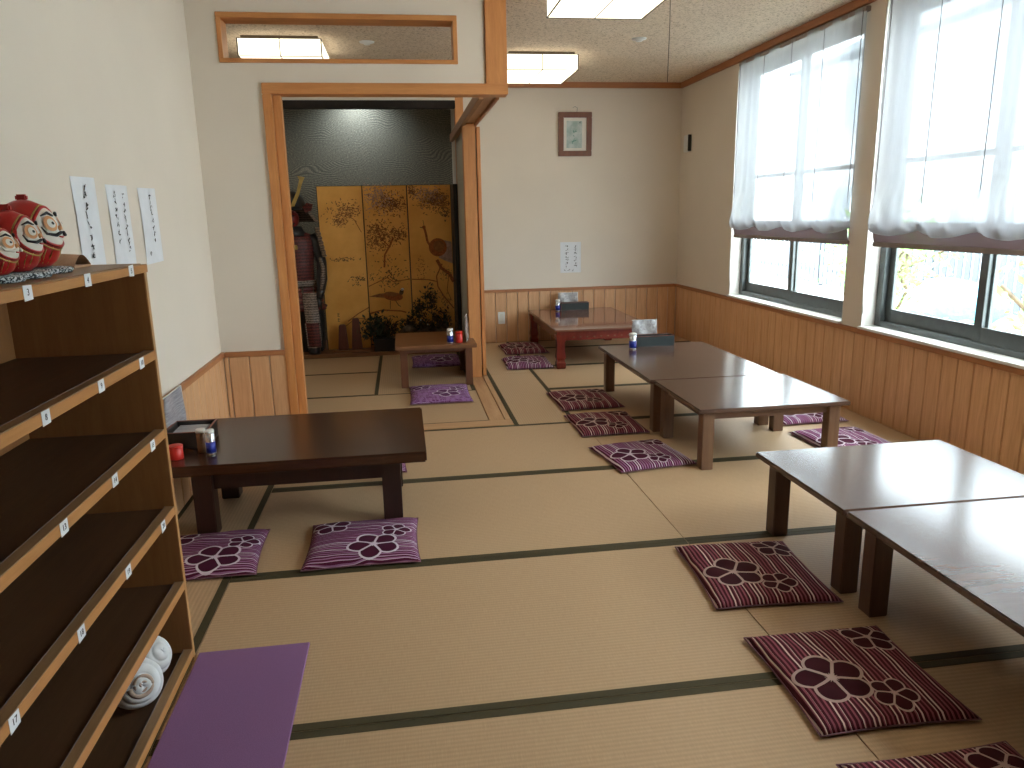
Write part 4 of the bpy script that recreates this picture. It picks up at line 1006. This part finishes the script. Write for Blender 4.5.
m.box(.01, .04, -5, 5.2, .3, .36, 'out_fence'); m.box(.01, .04, -5, 5.2, 1.0, 1.06, 'out_fence'); m.build('slats', fc)
for k in range(4): MB().box(.02, .10, -5 + k * 3.3, -4.92 + k * 3.3, 0, 1.3, 'out_fence').build('post', fc)
r = random.Random(3)
def bush(x, y, s, h, label, n=900):
    root = empty('shrub', (x, y, -.3), label, 'shrub', 'green shrubs outside')
    m = MB(); foliage(m, (0, 0, h * .6), n, (s * .4, s * .4, h * .22), .10, ['out_leaf'], r); m.build('foliage', root)
    m = MB()
    for k in range(5): m.tube([(0, 0, 0), (r.gauss(0, .1), r.gauss(0, .1), h * .4), (r.gauss(0, .25), r.gauss(0, .25), h * .75)], .02, 'leaf_br', 5)
    m.build('stem', root)
bush(5.2, 5.0, .7, 1.25, 'fresh green shrub seen through the nearer window')
bush(5.3, 7.7, .8, 1.7, 'loose green shrub seen at the left of the nearer window')
bush(7.5, 10.9, .7, 1.2, 'pale green shrub in front of the fence')
o = MB().ball((0, 0, 0), .7, 'out_tarp', .6, 1.3, .45, 3, .12).build('tarpaulin_heap'); o.location = (7.4, 9.2, .55); tag(o, 'blue tarpaulin over a heap in the yard', 'tarpaulin')
o.location.z = -.3 + .30

# ------------------------------------------------------------------ light
w = bpy.data.worlds.new('World'); S.world = w; w.use_nodes = True; nt = w.node_tree
bg = nt.nodes['Background']; bg.inputs[0].default_value = (.87, .93, 1.0, 1); bg.inputs[1].default_value = 14
for (a, b) in wins:
    L = bpy.data.lights.new('window_daylight', 'AREA'); L.shape = 'RECTANGLE'; L.size = b - a; L.size_y = ZW1 - ZW0
    L.cycles.is_portal = True
    o = bpy.data.objects.new('window_daylight', L); COL.objects.link(o); o.location = (XR + .17, (a + b) / 2, (ZW0 + ZW1) / 2)
    o.rotation_euler = (PI / 2, 0, PI / 2)
sun = bpy.data.lights.new('sun', 'SUN'); sun.energy = 9; sun.angle = math.radians(1); sun.color = (1, .96, .9)
o = bpy.data.objects.new('sun', sun); COL.objects.link(o)
d = Vector((-.06, .10, -1)).normalized(); o.rotation_euler = d.to_track_quat('-Z', 'Y').to_euler()
sl = bpy.data.lights.new('alcove_light', 'SPOT'); sl.energy = 24; sl.spot_size = math.radians(135); sl.spot_blend = .9; sl.color = (.86, .95, 1); sl.shadow_soft_size = .04
o = bpy.data.objects.new('alcove_light', sl); COL.objects.link(o); o.location = (-.38, 7.72, CZ - .06); o.rotation_euler = Vector((0, .34, -.5)).to_track_quat('-Z', 'Y').to_euler()

# ------------------------------------------------------------------ camera
cam = bpy.data.cameras.new('camera'); co = bpy.data.objects.new('camera', cam); COL.objects.link(co)
RM = [(0.9892458, -0.14495, -0.0195501), (-0.0511696, -0.2177619, -0.9746596), (0.1370196, 0.9651783, -0.2228371)]
fpx = 744.974
cam.sensor_width = 36; cam.lens = fpx / 1024 * 36; cam.clip_start = .05; cam.clip_end = 200
X, Yd, Z = (Vector(v) for v in RM)
mt = Matrix(((X.x, -Yd.x, -Z.x, 0), (X.y, -Yd.y, -Z.y, 0), (X.z, -Yd.z, -Z.z, H), (0, 0, 0, 1)))
co.matrix_world = mt
S.camera = co
vs = S.view_settings; vs.view_transform = 'Standard'; vs.look = 'None'; vs.gamma = 1; vs.use_curve_mapping = False; vs.exposure = 0.25
